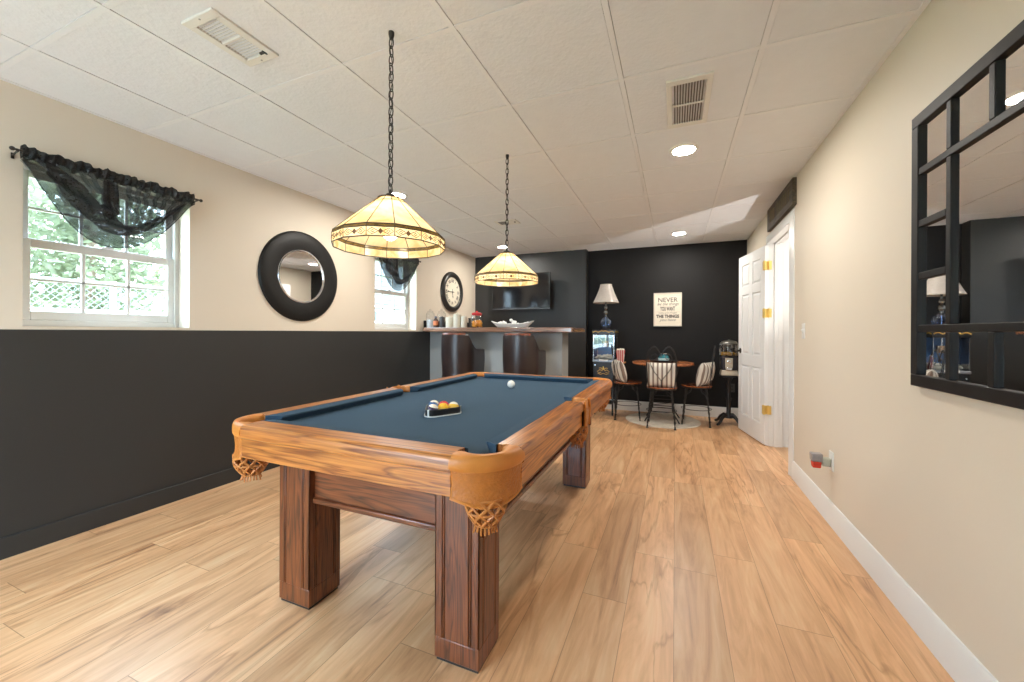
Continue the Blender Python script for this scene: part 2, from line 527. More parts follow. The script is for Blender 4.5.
# wall: right, with the doorway
DY0, DY1, DZ = 3.92, 4.80, 2.10
mb = MB()
mb.box(XR, XR+0.12, YF, DY0-.02, 0, H+0.15); mb.box(XR, XR+0.12, DY1+.02, YB+0.12, 0, H+0.15); mb.box(XR, XR+0.12, DY0-.02, DY1+.02, DZ+.02, H+0.15)
struct(mb.build('wall_right', M_cream, smooth=0))
def base_run(y0, y1, nm):
    m = MB(); prof = [(0, 0), (0.016, 0), (0.016, 0.105), (0.012, 0.115), (0.012, 0.125), (0.006, 0.138), (0, 0.14)]
    m.sweep(prof, [(XR, y1), (XR, y0)])
    o = m.build(nm, M_trim, smooth=30); return struct(o)
base_run(YF, DY0-0.095, 'baseboard_right')
# wall behind the camera, with a made-up glazed door added to bring in daylight
RX0, RX1, RZ = -2.85, -1.15, 2.12
struct(MB().box(XL-0.1, RX0, YF-0.12, YF, 0, H+0.15).box(RX1, XR+0.12, YF-0.12, YF, 0, H+0.15).box(RX0, RX1, YF-0.12, YF, RZ, H+0.15).build('wall_rear', M_cream, smooth=0))
m = MB(); n3 = 2
m.box(RX0, RX1, YF-.1, YF-.03, RZ-.05, RZ); m.box(RX0, RX1, YF-.1, YF-.03, 0, .05)
for k in range(n3+1):
    x = RX0+.03+(RX1-RX0-.06)*k/n3; m.box(x-.03, x+.03, YF-.1, YF-.03, .05, RZ-.05)
pd = struct(m.build('door_added_daylight', M_vinyl, bevel=.004))
MB().box(RX0+.03, RX1-.03, YF-.068, YF-.062, .05, RZ-.05).build('pane', M_pane, pd, smooth=0)
struct(MB().box(-9, 7, YF-9, YF-.12, -.12, -.02).build('ground_added_bounce', M_bounce_slab, smooth=0))  # slab added outside the made-up door to bounce skylight up to the ceiling
# doorway: jambs, stops and casing
mb = MB()
mb.box(XR-0.002, XR+0.13, DY0-0.02, DY0, 0, DZ); mb.box(XR-0.002, XR+0.13, DY1, DY1+0.02, 0, DZ); mb.box(XR-0.002, XR+0.13, DY0-0.02, DY1+0.02, DZ, DZ+0.02)
mb.box(XR+0.05, XR+0.085, DY1-0.012, DY1, 0, DZ); mb.box(XR+0.05, XR+0.085, DY0, DY0+0.012, 0, DZ); mb.box(XR+0.05, XR+0.085, DY0, DY1, DZ-0.012, DZ)
struct(mb.build('trim_1', M_trim, bevel=0.002))
mb = MB()
def casing(mb, pts):
    prof = [(0, 0), (0, 0.018), (0.012, 0.02), (0.03, 0.014), (0.065, 0.012), (0.078, 0.008), (0.088, 0.006), (0.088, 0)]
    # swept in the plane of the wall: path in (y, z), profile (outward, away from wall)
    k = len(pts); n = len(prof); vs = []; fs = []
    dirs = [(-1, 0), (-1, 1), (1, 1), (1, 0)]
    for i, (y, z) in enumerate(pts):
        dy, dz = dirs[i]
        for o, h in prof:
            vs.append((XR-h, y+dy*o, z+dz*o))
    for i in range(k-1):
        for j in range(n):
            j2 = (j+1) % n
            fs.append((i*n+j, i*n+j2, (i+1)*n+j2, (i+1)*n+j))
    mb.add(vs, fs)
casing(mb, [(DY0, 0), (DY0, DZ), (DY1+0.004, DZ), (DY1+0.004, 0)])
struct(mb.build('trim_2', M_trim, smooth=30))
# hall beyond the doorway
mb = MB()
mb.box(XR+0.125, 2.6, DY1+0.03, DY1+0.12, 0, H+0.15); mb.box(2.5, 2.6, 2.9, DY1+0.12, 0, H+0.15); mb.box(XR+0.12, 2.6, 2.8, 2.9, 0, H+0.15)
struct(mb.build('wall_hall', M_trim, smooth=0))
struct(MB().box(XR+0.12, 2.6, 2.8, DY1+0.12, H, H+0.1).build('ceiling_hall', M_tile, smooth=0))

# ------------------------------------------------------------------ CEILING: 2 x 2 ft lay-in grid
GX, GY, GP = -2.696, 0.818, 0.6098
mb = MB()
xs = sorted({XL, XR} | {GX+GP*k for k in range(-2, 9) if XL+0.02 < GX+GP*k < XR-0.02})
ys = sorted({YF, YB} | {GY+GP*k for k in range(-8, 12) if YF+0.02 < GY+GP*k < YB-0.02})
def tile(mb, x0, x1, y0, y1):
    e = 0.0138
    mb.box(x0+e, x1-e, y0+e, y1-e, H+0.0025, H+0.012)
for i in range(len(xs)-1):
    for j in range(len(ys)-1):
        tile(mb, xs[i], xs[i+1], ys[j], ys[j+1])
ceil = struct(mb.build('ceiling', M_tile, smooth=0))
mb = MB()
for x in xs[1:-1]:
    mb.box(x-0.012, x+0.012, YF, YB, H-0.001, H+0.006)
for j in range(len(xs)-1):
    for y in ys[1:-1]:
        mb.box(xs[j]+0.0125, xs[j+1]-0.0125, y-0.012, y+0.012, H, H+0.006)
mb.box(XR-0.022, XR, YF, YB, H-0.001, H+0.006); mb.box(XL, XL+0.022, YF, YB, H-0.001, H+0.006); mb.box(XL, XR, YB-0.022, YB, H-0.001, H+0.006)
g = mb.build('ceiling_grid', M_tee, ceil, smooth=0)
MB().box(XL, XR, YF, YB, H+0.03, H+0.05).build('ceiling_void', M_void, ceil, smooth=0)

# ------------------------------------------------------------------ WINDOWS
def make_window(nm, y0, y1):
    r = bpy.data.objects.new(nm, None); COL.objects.link(r); r['kind'] = 'structure'
    xo, xi = XL-0.185, XL-0.125     # frame depth
    fw = 0.03
    m = MB()
    m.box(xo, xi, y0, y0+fw, WZ0, WZ1); m.box(xo, xi, y1-fw, y1, WZ0, WZ1)
    m.box(xo, xi, y0+fw, y1-fw, WZ0, WZ0+0.035); m.box(xo, xi, y0+fw, y1-fw, WZ1-0.03, WZ1)
    m.box(xi, xi+0.006, y0+fw-0.010, y0+fw-.002, WZ0+.002, WZ1-.002); m.box(xi, xi+0.006, y1-fw+.002, y1-fw+0.010, WZ0+.002, WZ1-.002)
    m.build('window_frame', M_vinyl, r, bevel=0.003)
    zm = 1.655
    a, b = y0+fw, y1-fw
    def sash(x0, x1, z0, z1, name, rb, rt):
        s = MB(); sw = 0.036
        s.box(x0, x1, a, a+sw, z0, z1); s.box(x0, x1, b-sw, b, z0, z1)
        s.box(x0, x1, a+sw, b-sw, z0, z0+rb); s.box(x0, x1, a+sw, b-sw, z1-rt, z1)
        o = s.build(name, M_vinyl, r, bevel=0.003)
        q = MB(); xm = (x0+x1)/2
        q.box(xm-0.002, xm+0.002, a+sw, b-sw, z0+rb, z1-rt)
        q.build('pane', M_pane, o, smooth=0)
        t = MB(); ga, gb = a+sw, b-sw; za, zb = z0+rb, z1-rt
        for k in (1, 2):
            y = ga+(gb-ga)*k/3; t.box(xm-0.008, xm+0.010, y-0.008, y+0.008, za, zb)
        z = (za+zb)/2; t.box(xm-0.008, xm+0.010, ga, gb, z-0.007, z+0.007)
        t.build('muntin', M_vinyl, o, bevel=0.002)
    sash(xi-0.028, xi-0.002, WZ0+0.035, zm+0.022, 'lower_sash', 0.05, 0.05)
    sash(xo+0.004, xo+0.03, zm-0.022, WZ1-0.03, 'upper_sash', 0.05, 0.04)
    k = MB().box(xi-0.012, xi+0.012, (a+b)/2-0.03, (a+b)/2+0.03, zm+0.022, zm+0.03)
    k.box(xi-0.006, xi+0.006, (a+b)/2-0.012, (a+b)/2+0.022, zm+0.03, zm+0.037)
    k.build('sash_lock', M_vinyl, r, bevel=0.002)
    return r
make_window('window_1', *WINS[0]); make_window('window_2', *WINS[1])

# ------------------------------------------------------------------ CURTAINS: sheer black swags on rods
M_sheer = sheer('sheer_black_voile', (0.032, 0.032, 0.033), 0.74)
M_sheer3 = sheer('sheer_black_voile_lining', (0.04, 0.04, 0.041), 0.42)
M_sheer2 = sheer('sheer_black_voile_gathered', (0.022, 0.022, 0.024), 0.9)
def make_curtain(y0, label):
    """y0 = left end of rod"""
    t = thing('curtain_valance', label, 'curtain', (XL, y0, 2.09), 0, 'black sheer swag valances over the windows')
    W = 0.785
    xr = 0.062
    rod = MB().cyl((xr, -0.03, 0), (xr, W+0.045, 0), 0.006, n=10)
    for y in (-0.03, W+0.045):
        rod.ball((xr, y, 0), 0.011, 12, 8)
    r = rod.build('rod', M_bronze, t)
    for y in (-0.012, W+0.02):
        b = MB()
        b.cyl((0, y, -0.02), (xr, y, -0.004), 0.0045, n=8); b.box(0, 0.003, y-0.006, y+0.006, -0.035, -0.005)
        b.tube([(xr-0.012, y, -0.002), (xr-0.004, y, -0.012), (xr+0.006, y, -0.010), (xr+0.011, y, 0)], 0.003, 6)
        b.build('bracket', M_bronze, r)
    # gathered header
    def head(u, v):
        y = 0.0+u*W
        z = 0.028-0.066*v + 0.007*sin(u*90+2*sin(u*31))*(1-abs(2*v-1)*0.3) + 0.006*sin(u*47)
        x = xr+0.014*sin(pi*v)+0.008*sin(u*140+v*2.2)+0.004*sin(u*61)
        return (x, y, z)
    hd = MB().surf(head, 220, 8)
    def head_b(u, v):
        x, y, z = head(u, v); return (xr-0.010-0.4*(x-xr), y, z)
    hd.surf(head_b, 120, 6)
    hd.build('gathered_header', M_sheer2, t, smooth=60)
    # swag: depth curve below the rod
    kp = [(0, .03), (.06, .14), (.13, .235), (.22, .345), (.32, .41), (.40, .432), (.50, .425), (.60, .395), (.75, .30), (.87, .18), (.95, .075), (1, .03)]
    def depth(u):
        for i in range(len(kp)-1):
            if kp[i][0] <= u <= kp[i+1][0]:
                s = (u-kp[i][0])/(kp[i+1][0]-kp[i][0]); return kp[i][1]+(kp[i+1][1]-kp[i][1])*s
        return .03
    def sm(u):
        return sum(depth(min(1, max(0, u+d))) for d in (-.04, -.02, 0, .02, .04))/5
    def sw(u, v):
        d = sm(u)
        fold = 0.016*sin(v*26+1.5*sin(u*5))*sin(pi*min(1, max(0.03, u)))**0.5*min(1, v*4)
        return (xr+0.012+fold+0.018*v*(1-v), u*W, -0.02-v*(d-0.02))
    MB().surf(sw, 90, 60).build('swag', M_sheer, t, smooth=60)
    def sw2(u, v):
        d = sm(u)*.93
        return (xr-.004+0.010*sin(v*17+2.5*sin(u*9)+1)*min(1, v*4), u*W, -0.02-v*(d-0.02))
    MB().surf(sw2, 80, 50).build('lining', M_sheer3, t, smooth=60)
    # hem along the lower edge
    MB().tube([sw(i/60, 1.0) for i in range(61)], 0.0028, 6).build('hem', M_sheer2, t)
    # second, folded layer lying in front: a band sweeping from upper left to lower right
    def band(u, v):
        s = 0.10+0.85*u
        d = sm(s); top = 0.30+0.36*sin(pi*u)**0.8; bot = 0.42+0.40*sin(pi*u)**0.7
        if u < 0.5: top *= (0.1+1.8*u)
        w = top+(bot-top)*v
        x, y, z = sw(s, min(0.97, w))
        return (x+0.014+0.006*sin(v*9+u*6), y, z)
    MB().surf(band, 60, 14).build('folded_layer', M_sheer2, t, smooth=60)
    # gathers fanning from the header
    for s0, s1, w0, w1 in ((.07, .20, .05, .75), (.12, .28, .03, .72), (0.18, 0.36, .03, .68), (.27, .42, .03, .64), (.33, .45, .03, .60), (0.54, 0.55, .05, .60), (.60, .58, .05, .64), (0.66, 0.61, .05, .66), (0.73, 0.65, .05, .70), (.80, .69, .05, .74), (.87, .75, .06, .80), (.93, .83, .08, .85)):
        def gth(u, v, s0=s0, s1=s1, w0=w0, w1=w1):
            s = s0+(s1-s0)*v; w = w0+(w1-w0)*v
            x, y, z = sw(s, w)
            return (x+0.008+0.010*sin(pi*u), y+(u-0.5)*0.026*(1-0.3*v), z)
        MB().surf(gth, 6, 20).build('gather', M_sheer, t, smooth=60)
    # tail hanging inside the swag
    def tail(u, v):
        return (xr-0.004+0.01*sin(u*9), 0.40*W+0.085*W*u+0.012*v*(u-0.3), -0.03-v*(0.205+0.02*sin(u*4)))
    MB().surf(tail, 14, 14).build('inner_tail', M_sheer2, t, smooth=60, solid=0.002)
    return t
make_curtain(0.905, 'sheer black swag valance on a bronze rod over the larger-looking window nearest the camera')
make_curtain(3.505, 'sheer black swag valance hanging partly behind the lit pendant lamp, over the far window')

# ------------------------------------------------------------------ PENDANT LAMPS
M_art = lampglass('cream_art_glass', srgb(236, 196, 140), srgb(250, 230, 194), 7)
M_art2 = lampglass('amber_art_glass', srgb(238, 200, 140), srgb(252, 236, 200), 14)
M_olive = lampglass('olive_art_glass', srgb(84, 68, 38), srgb(128, 104, 62), 30, 0.4)
M_came = plain('lead_came', (0.045, 0.032, 0.02), 0.45, metal=0.5)
M_bulb = emit('lit_bulb', (1.0, 0.86, 0.6), 14.0)
def make_pendant(loc, label):
    """origin at the ceiling"""
    t = thing('pendant_lamp', label, 'lamp', loc, 0, 'stained glass pendants over the pool table')
    NP = 14; zt, zc, zs, zb = -0.708, -0.869, -0.881, -0.917
    rt, rc, rs, rb = 0.049, 0.226, 0.229, 0.229
    ph = pi/NP*0.4
    def ring(r, z): return [(r*cos(2*pi*k/NP+ph), r*sin(2*pi*k/NP+ph), z) for k in range(NP)]
    def facets(rings, name, mat, parent):
        m = MB()
        for a, b in zip(rings[:-1], rings[1:]):
            for k in range(NP):
                k2 = (k+1) % NP
                m.add([a[k], a[k2], b[k2], b[k]], [(0, 1, 2, 3)])
        return m.build(name, mat, parent, smooth=0)
    z1 = zt-0.022; r1 = rt+(rc-rt)*(0.022/(zt-zc))
    sh = facets([ring(r1, z1), ring(rc, zc)], 'shade', M_art, t)
    facets([ring(rt, zt), ring(r1, z1)], 'shade_collar', M_art2, sh)
    facets([ring(rc, zc), ring(rs, zs)], 'olive_border', M_olive, sh)
    facets([ring(rs, zs), ring(rb, zb)], 'patterned_band', M_art2, sh)
    m = MB()
    for rr, zz, w in ((rt, zt, .0032), (r1, z1, .0016), (rc, zc, .0024), (rs, zs, .0024), (rb, zb, .0026)):
        m.tube(ring(rr, zz), w, 5, closed=True)
    for k in range(NP):
        a = 2*pi*k/NP+ph; c, s = cos(a), sin(a)
        m.tube([(rt*c, rt*s, zt), (rc*c, rc*s, zc), (rs*c, rs*s, zs), (rb*c, rb*s, zb)], .0018, 5)
    m.build('lead_lines', M_came, sh)
    m = MB()
    for k in range(NP):
        a0 = 2*pi*k/NP+ph; a1 = a0+2*pi/NP
        p0 = Vector((rs*cos(a0), rs*sin(a0), 0)); p1 = Vector((rs*cos(a1), rs*sin(a1), 0))
        ex = (p1-p0).normalized(); nrm = Vector((cos((a0+a1)/2), sin((a0+a1)/2), 0)); c = (p0+p1)/2+nrm*0.0015
        zc_ = (zs+zb)/2; wd = (p1-p0).length
        P = lambda u, w: c+ex*u*wd/2+Vector((0, 0, zc_+w*0.0165))
        m.add([P(-.2, 0), P(0, -.7), P(.2, 0), P(0, .7)], [(0, 1, 2, 3)])
        for sg in (-1, 1):
            m.tube([P(sg*.92, .0), P(sg*.6, .72), P(sg*.3, .25), P(sg*.18, .0), P(sg*.3, -.25), P(sg*.6, -.72)], .0016, 4, closed=True)
            m.tube([P(sg*.42, .0), P(sg*.55, .3), P(sg*.68, .0), P(sg*.55, -.3)], .0017, 4, closed=True)
    m.build('band_motif', plain('band_motif_paint', srgb(92, 56, 22), 0.5), sh)
    MB().lathe([(0.0, zt+0.02), (0.018, zt+0.02), (0.03, zt+0.008), (rt+0.004, zt+0.002), (rt+0.004, zt-0.003), (0.0, zt-0.003)], n=28, cap=False).build('shade_cap', M_bronze, t)
    MB().lathe([(0, zt), (.018, zt), (.02, zt-.045), (0.016, zt-.058), (0, zt-.058)], n=20, cap=False).build('socket', M_bronze, t)
    MB().lathe([(0.0, zt-.058), (.013, zt-.058), (.016, zt-.078), (.028, zt-.108), (.033, zt-.133), (.028, zt-.158), (.012, zt-.173), (0, zt-.175)], n=24, cap=False).build('bulb', M_bulb, t)
    MB().lathe([(0, 0), (.012, 0), (.012, -.012), (.008, -.03), (0, -.03)], n=16, cap=False).build('ceiling_hook', M_black_metal, t)
    m = MB(); z = -0.022; i = 0; ln = 0.047; pitch = 0.0365
    while z-ln > zt+0.006:
        pts = []
        for k in range(16):
            a = 2*pi*k/16
            h = 0.0108*cos(a); vv = -ln/2+(ln/2)*sin(a)
            pts.append((h, 0, z+vv) if i % 2 == 0 else (0, h, z+vv))
        m.tube(pts, 0.0024, 6, closed=True); z -= pitch; i += 1
    m.tube([(0, 0, z+0.012), (0, 0, zt+0.015)], 0.004, 8)
    m.build('chain', M_black_metal, t)
    m = MB(); m.tube([(0.005*sin(k*1.9), 0.005*cos(k*1.9), -0.02-(0.67)*k/24) for k in range(25)], 0.0017, 6)
    m.build('cord', M_black_metal, t)
    lt = bpy.data.lights.new('bulb_glow', 'POINT'); lt.energy = PEND; lt.color = (1.0, 0.87, 0.66); lt.shadow_soft_size = 0.03
    lo = bpy.data.objects.new('bulb_glow', lt); COL.objects.link(lo); lo.parent = t; lo.location = (0, 0, zb+0.012)
    return t
make_pendant((-1.118, 1.346, H), 'larger-looking lit stained glass pendant lamp on a black chain, nearest the camera over the table')
make_pendant((-1.118, 2.595, H), 'smaller-looking lit stained glass pendant lamp in front of the wall television')

# ------------------------------------------------------------------ RECESSED CEILING LIGHTS, VENTS
M_can = emit('lamp_diffuser', (1.0, 0.95, 0.87), CAN)
def make_can(x, y, label):
    t = thing('ceiling_light', label, 'ceiling light', (x, y, H), 0, 'recessed ceiling lights')
    MB().lathe([(.072, .003), (.072, -.006), (.088, -.006), (.096, -.001), (.096, .003)], n=40, cap=False, closed=True).build('trim_ring', M_white, t)
    MB().lathe([(0, -.003), (.072, -.003)], n=40, cap=False).build('diffuser', M_can, t)
    return t
c0 = make_can(0.05, 2.98, 'bright round recessed ceiling light just beyond the smaller ceiling vent with a dark grille')
copy_tree(c0, None, 'small round recessed ceiling light near the back wall above the framed saying', (0.038, 5.465, H))
copy_tree(c0, None, 'round recessed ceiling light glowing right behind the top of the nearer pendant shade', (-2.40, 2.98, H))
copy_tree(c0, None, 'small round recessed ceiling light glowing just above the farther pendant shade', (-2.383, 5.387, H))
for x, y in ():
    copy_tree(c0, None, 'recessed ceiling light behind the camera position', (x, y, H))

M_vent = plain('vent_enamel', srgb(228, 225, 218), 0.4, noise=0.01)
M_hole = plain('vent_dark', (0.012, 0.011, 0.010), 0.8)
M_slat = plain('vent_dark_slat', srgb(92, 84, 76), 0.5)
M_damper = plain('vent_damper', srgb(150, 148, 142), 0.5)
def make_vent_a():
    x0, x1, y0, y1 = -1.885, -1.688, 0.975, 1.262
    t = thing('ceiling_vent', 'white ceiling vent register, one half dark slots and one half grey, near the left window', 'vent', ((x0+x1)/2, (y0+y1)/2, H))
    w, h = (x1-x0)/2, (y1-y0)/2
    m = MB(); bx, by = 0.036, 0.036
    m.box(-w, w, -h, -h+by, -.008, .003); m.box(-w, w, h-by, h, -.008, .003)
    m.box(-w, -w+bx, -h+by, h-by, -.008, .003); m.box(w-bx, w, -h+by, h-by, -.008, .003)
    m.box(-w+bx, w-bx, -.006, .006, -.008, .003)
    m.build('frame', M_vent, t, bevel=0.002)
    s = MB()
    nsl = 8
    for half in (-1, 1):
        a, b = (-h+by, -.006) if half < 0 else (.006, h-by)
        for k in range(nsl+1):
            y = a+(b-a)*k/nsl
            T = Matrix.Translation((0, y, -.002)) @ Matrix.Rotation(radians(35), 4, 'X')
            s.box(-w+bx, w-bx, -.0028, .0028, -.0008, .0008, T)
    s.build('louvers', M_vent, t, smooth=0)
    MB().box(-w+bx, w-bx, -h+by, 0, .0035, .0039).build('duct_opening', M_hole, t, smooth=0)
    MB().box(-w+bx, w-bx, 0, h-by, .0035, .0039).build('damper', M_damper, t, smooth=0)
    MB().box(w-bx-.03, w-bx+.006, h-by-.012, h-by-.003, -.010, -.002).box(w-bx-.002, w-bx+.004, h-by-.02, h-by+.004, -.012, -.002).build('damper_lever', M_black_metal, t)
    for yy in (-h+.014, h-.014):
        MB().lathe([(0, -.0095), (.004, -.009), (.004, -.008)], (0, yy, 0), 10, cap=False).build('screw', M_damper, t)
make_vent_a()
def make_vent_b():
    x0, x1, y0, y1 = -0.05, 0.168, 2.135, 2.625
    t = thing('ceiling_vent', 'white ceiling vent with a dark two-panel grille beside the bright ceiling light', 'vent', ((x0+x1)/2, (y0+y1)/2, H))
    w, h = (x1-x0)/2, (y1-y0)/2; bx, by = 0.028, 0.042
    m = MB()
    m.box(-w, w, -h, -h+by, -.008, .003); m.box(-w, w, h-by, h, -.008, .003)
    m.box(-w, -w+bx, -h+by, h-by, -.008, .003); m.box(w-bx, w, -h+by, h-by, -.008, .003)
    m.box(-w+bx, w-bx, -.008, .008, -.008, .003)
    m.build('frame', M_vent, t, bevel=0.002)
    s = MB(); n = 12
    for k in range(1, n):
        x = -w+bx+(2*w-2*bx)*k/n
        T = Matrix.Translation((x, 0, -.002)) @ Matrix.Rotation(radians(50), 4, 'Y')
        s.box(-.0035, .0035, -h+by, h-by, -.0008, .0008, T)
    s.build('louvers', M_slat, t, smooth=0)
    MB().box(-w+bx, w-bx, -h+by, h-by, .0035, .0039).build('duct_opening', M_hole, t, smooth=0)
make_vent_b()
t = thing('ceiling_vent', 'small dark slotted ceiling vent seen just behind the farther pendant chain', 'vent', (-1.80, 4.19, H))
MB().box(-.13, .13, -.09, .09, -.006, .003).build('frame', M_vent, t, bevel=0.002)
m = MB()
for k in range(6): m.box(-.095+.0*k, .0, -.06+k*.02, -.05+k*.02, -.0075, -.0055)
m.build('slots', M_hole, t, smooth=0)
MB().box(.09, .105, -.02, .0, -.014, -.006).build('damper_lever', M_damper, t)

# ------------------------------------------------------------------ POOL TABLE
TX, TY = -1.10, 2.15
HW, HL = 0.65, 1.13
t = thing('pool_table', 'oak pool table with blue felt and leather pockets in the middle of the floor', 'pool table', (TX, TY, 0))
ZT = 0.80
# bed
MB().box(-HW+.06, HW-.06, -HL+.06, HL-.06, .715, .762).build('bed', M_felt, t, smooth=0)
# rails: six pieces; profile across (outer 0 -> inner)
CG, MG = 0.173, 0.062          # corner and middle gaps
def rail(x0, y0, x1, y1, mat, nm='rail'):
    """outer edge runs from (x0,y0) to (x1,y1) with the table on the left"""
    d = Vector((x1-x0, y1-y0)); d.normalize(); n = Vector((-d.y, d.x))
    prof = [(.0, .752), (.0, .782), (.004, .792), (.012, .799), (.022, ZT), (.092, ZT), (.094, ZT-.004), (.094, .745), (.01, .745)]
    m = MB(); vs = []; fs = []; k = len(prof)
    for p in ((x0, y0), (x1, y1)):
        for o, z in prof: vs.append((p[0]+n.x*o, p[1]+n.y*o, z))
    for j in range(k): fs.append((j, (j+1) % k, k+(j+1) % k, k+j))
    fs.append(tuple(reversed(range(k)))); fs.append(tuple(range(k, 2*k)))
    m.add(vs, fs); o = m.build(nm, mat, t, smooth=30)
    # cushion, with mitred ends
    cp = [(.094, .762), (.094, ZT-.001), (.128, ZT-.002), (.148, ZT-.006), (.150, ZT-.012), (.135, .770), (.13, .762)]
    m = MB(); vs = []; fs = []; k = len(cp)
    ln = hypot(x1-x0, y1-y0)
    for e in (0, 1):
        for off, z in cp:
            s = (off-.094)*0.75-.012
            q = s if e == 0 else ln-s
            vs.append((x0+d.x*q+n.x*off, y0+d.y*q+n.y*off, z))
    for j in range(k): fs.append((j, (j+1) % k, k+(j+1) % k, k+j))
    fs.append(tuple(reversed(range(k)))); fs.append(tuple(range(k, 2*k)))
    m.add(vs, fs); c = m.build('cushion', M_felt, o, smooth=30)
    # skirt below the rail cap
    m = MB(); vs = []
    sp = [(.008, .672), (.008, .752), (.03, .752), (.03, .672)]
    vs = []; fs = []; k = 4
    for p in ((x0, y0), (x1, y1)):
        for off, z in sp: vs.append((p[0]+n.x*off, p[1]+n.y*off, z))
    for j in range(k): fs.append((j, (j+1) % k, k+(j+1) % k, k+j))
    fs.append((3, 2, 1, 0)); fs.append((4, 5, 6, 7))
    m.add(vs, fs); m.build('skirt', mat, o, bevel=0.002)
    return o
rail(-HW+CG, -HL, HW-CG, -HL, M_oakX)
rail(HW, -HL+CG, HW, -MG, M_oakY); rail(HW, MG, HW, HL-CG, M_oakY)
rail(HW-CG, HL, -HW+CG, HL, M_oakX)
rail(-HW, HL-CG, -HW, MG, M_oakY); rail(-HW, -MG, -HW, -HL+CG, M_oakY)
def net(m, c, r0, z0, r1, z1):
    n = 9
    for k in range(n):
        for sg in (-1, 1):
            pts = []
            for j in range(7):
                s = j/6; a = 2*pi*k/n+sg*s*1.5; r = r0+(r1-r0)*s**1.5+.008*sin(pi*s)
                pts.append((c[0]+r*cos(a), c[1]+r*sin(a), z0+(z1-z0)*s))
            m.tube(pts, .0052, 5)
    for s in (0.0, .5, 1.0):
        r = r0+(r1-r0)*s**1.5+.008*sin(pi*s)
        m.tube([(c[0]+r*cos(2*pi*i/18), c[1]+r*sin(2*pi*i/18), z0+(z1-z0)*s) for i in range(18)], .004, 5, closed=True)
def tassel(m, c, r, z0, z1):
    rn = random.Random(3)
    for k in range(16):
        a = 2*pi*k/16; rr = r*rn.uniform(.7, 1.05); e = rr*rn.uniform(1.0, 1.5)
        m.tube([(c[0]+rr*cos(a), c[1]+rr*sin(a), z0), (c[0]+e*cos(a), c[1]+e*sin(a), z1+rn.uniform(0, .012))], .0034, 5)
M_net = plain('leather_net', srgb(190, 120, 58), 0.45, noise=0.25, nscale=40)
M_shield = plain('tooled_leather', srgb(186, 112, 44), 0.42, noise=0.2, nscale=60, bump=0.55, bscale=130)
def corner(sx, sy):
    # built for the +x, -y corner in local coords, then mirrored
    g = CG
    S = Matrix.Diagonal((sx, sy, 1, 1))
    outer = []
    for i in range(17):
        a = -pi/2+(pi/2)*i/16
        # squarish arc from (HW-g, -HL) to (HW, -HL+g)
        ca, sa = cos(a), sin(a); e = 1.0
        outer.append((HW-g+g*abs(ca)-.003, -HL+g-g*abs(sa)+.003))
    cx, cy, pr = HW-.112, -HL+.112, .060
    inner = []
    for i in range(13):
        a = radians(45)+pi*0+radians(180)*0
        ang = radians(-135-0)+radians(180)*i/12
        inner.append((cx+pr*cos(ang), cy+pr*sin(ang)))
    # the ring between the U-shaped mouth and the outer curve, with arms towards the table
    armA = (HW-g, -HL+.094); armB = (HW-.094, -HL+g)
    loopI = [armA, (inner[0][0]-.028, inner[0][1]+.0)] + inner + [(inner[-1][0], inner[-1][1]+.028), armB]
    k = len(loopI); 
    # resample outer to the same count
    out2 = []
    for i in range(k):
        s = i/(k-1)*16; j = min(15, int(s)); f = s-j
        out2.append((outer[j][0]*(1-f)+outer[j+1][0]*f, outer[j][1]*(1-f)+outer[j+1][1]*f))
    vs, fs = [], []
    lv = [(.06, .750), (-.03, .757), (-.07, .768), (-.05, .782), (.04, .794), (.2, .801), (.7, .802), (.93, .797), (1.0, .785), (1.0, .752)]
    for fr_, z in lv:
        for i in range(k):
            a, b = out2[i], loopI[i]
            vs.append((a[0]+(b[0]-a[0])*fr_, a[1]+(b[1]-a[1])*fr_, z))
    nl = len(lv)
    for q in range(nl):
        q2 = (q+1) % nl
        for i in range(k-1):
            fs.append((q*k+i, q*k+i+1, q2*k+i+1, q2*k+i))
    fs.append(tuple(q*k for q in range(nl))); fs.append(tuple(q*k+k-1 for q in reversed(range(nl))))
    p = MB().add(vs, fs, S).build('corner_pocket', M_leather, t, smooth=50)
    # shield
    def sh(u, v):
        s = u*16; j = min(15, int(s)); f = s-j
        x = outer[j][0]*(1-f)+outer[j+1][0]*f; y = outer[j][1]*(1-f)+outer[j+1][1]*f
        ins = .005+.010*sin(pi*min(1, v*1.0))*0.6
        ccx, ccy = HW-g, -HL+g
        dx, dy = ccx-x, ccy-y; l = hypot(dx, dy)
        zb = .668-.026*sin(pi*u)**1.3
        return (x+dx/l*ins, y+dy/l*ins, .756+(zb-.756)*v)
    m = MB()
    def shs(u, v):
        q = sh(u, v); return tuple(S @ Vector(q))
    m.surf(shs, 26, 8)
    m.build('pocket_shield', M_shield, p, smooth=60, solid=0.005)
    m = MB()
    rim = [sh(i/26, 1.0) for i in range(27)]
    m.tube(rim, .004, 6, T=S); m.tube([sh(0.015, v/6) for v in range(7)], .0035, 6, T=S); m.tube([sh(.985, v/6) for v in range(7)], .0035, 6, T=S)
    m.build('shield_edging', M_leather, p)
    m = MB(); net(m, (sx*(cx+.012), sy*(cy-.012)), .064, .66, .032, .570); m.build('pocket_net', M_net, p)
    m = MB(); tassel(m, (sx*(cx+.012), sy*(cy-.012)), .030, .578, .540); m.build('pocket_fringe', M_net, p)
    # dark mouth liner
    m = MB(); m.lathe([(.059, .764), (.056, .70), (.05, .66)], (sx*cx, sy*cy, 0), 24, cap=False); m.build('pocket_liner', M_black_metal, p)
for sx in (-1, 1):
    for sy in (-1, 1):
        corner(sx, -sy if False else sy*1) if False else corner(sx, sy)
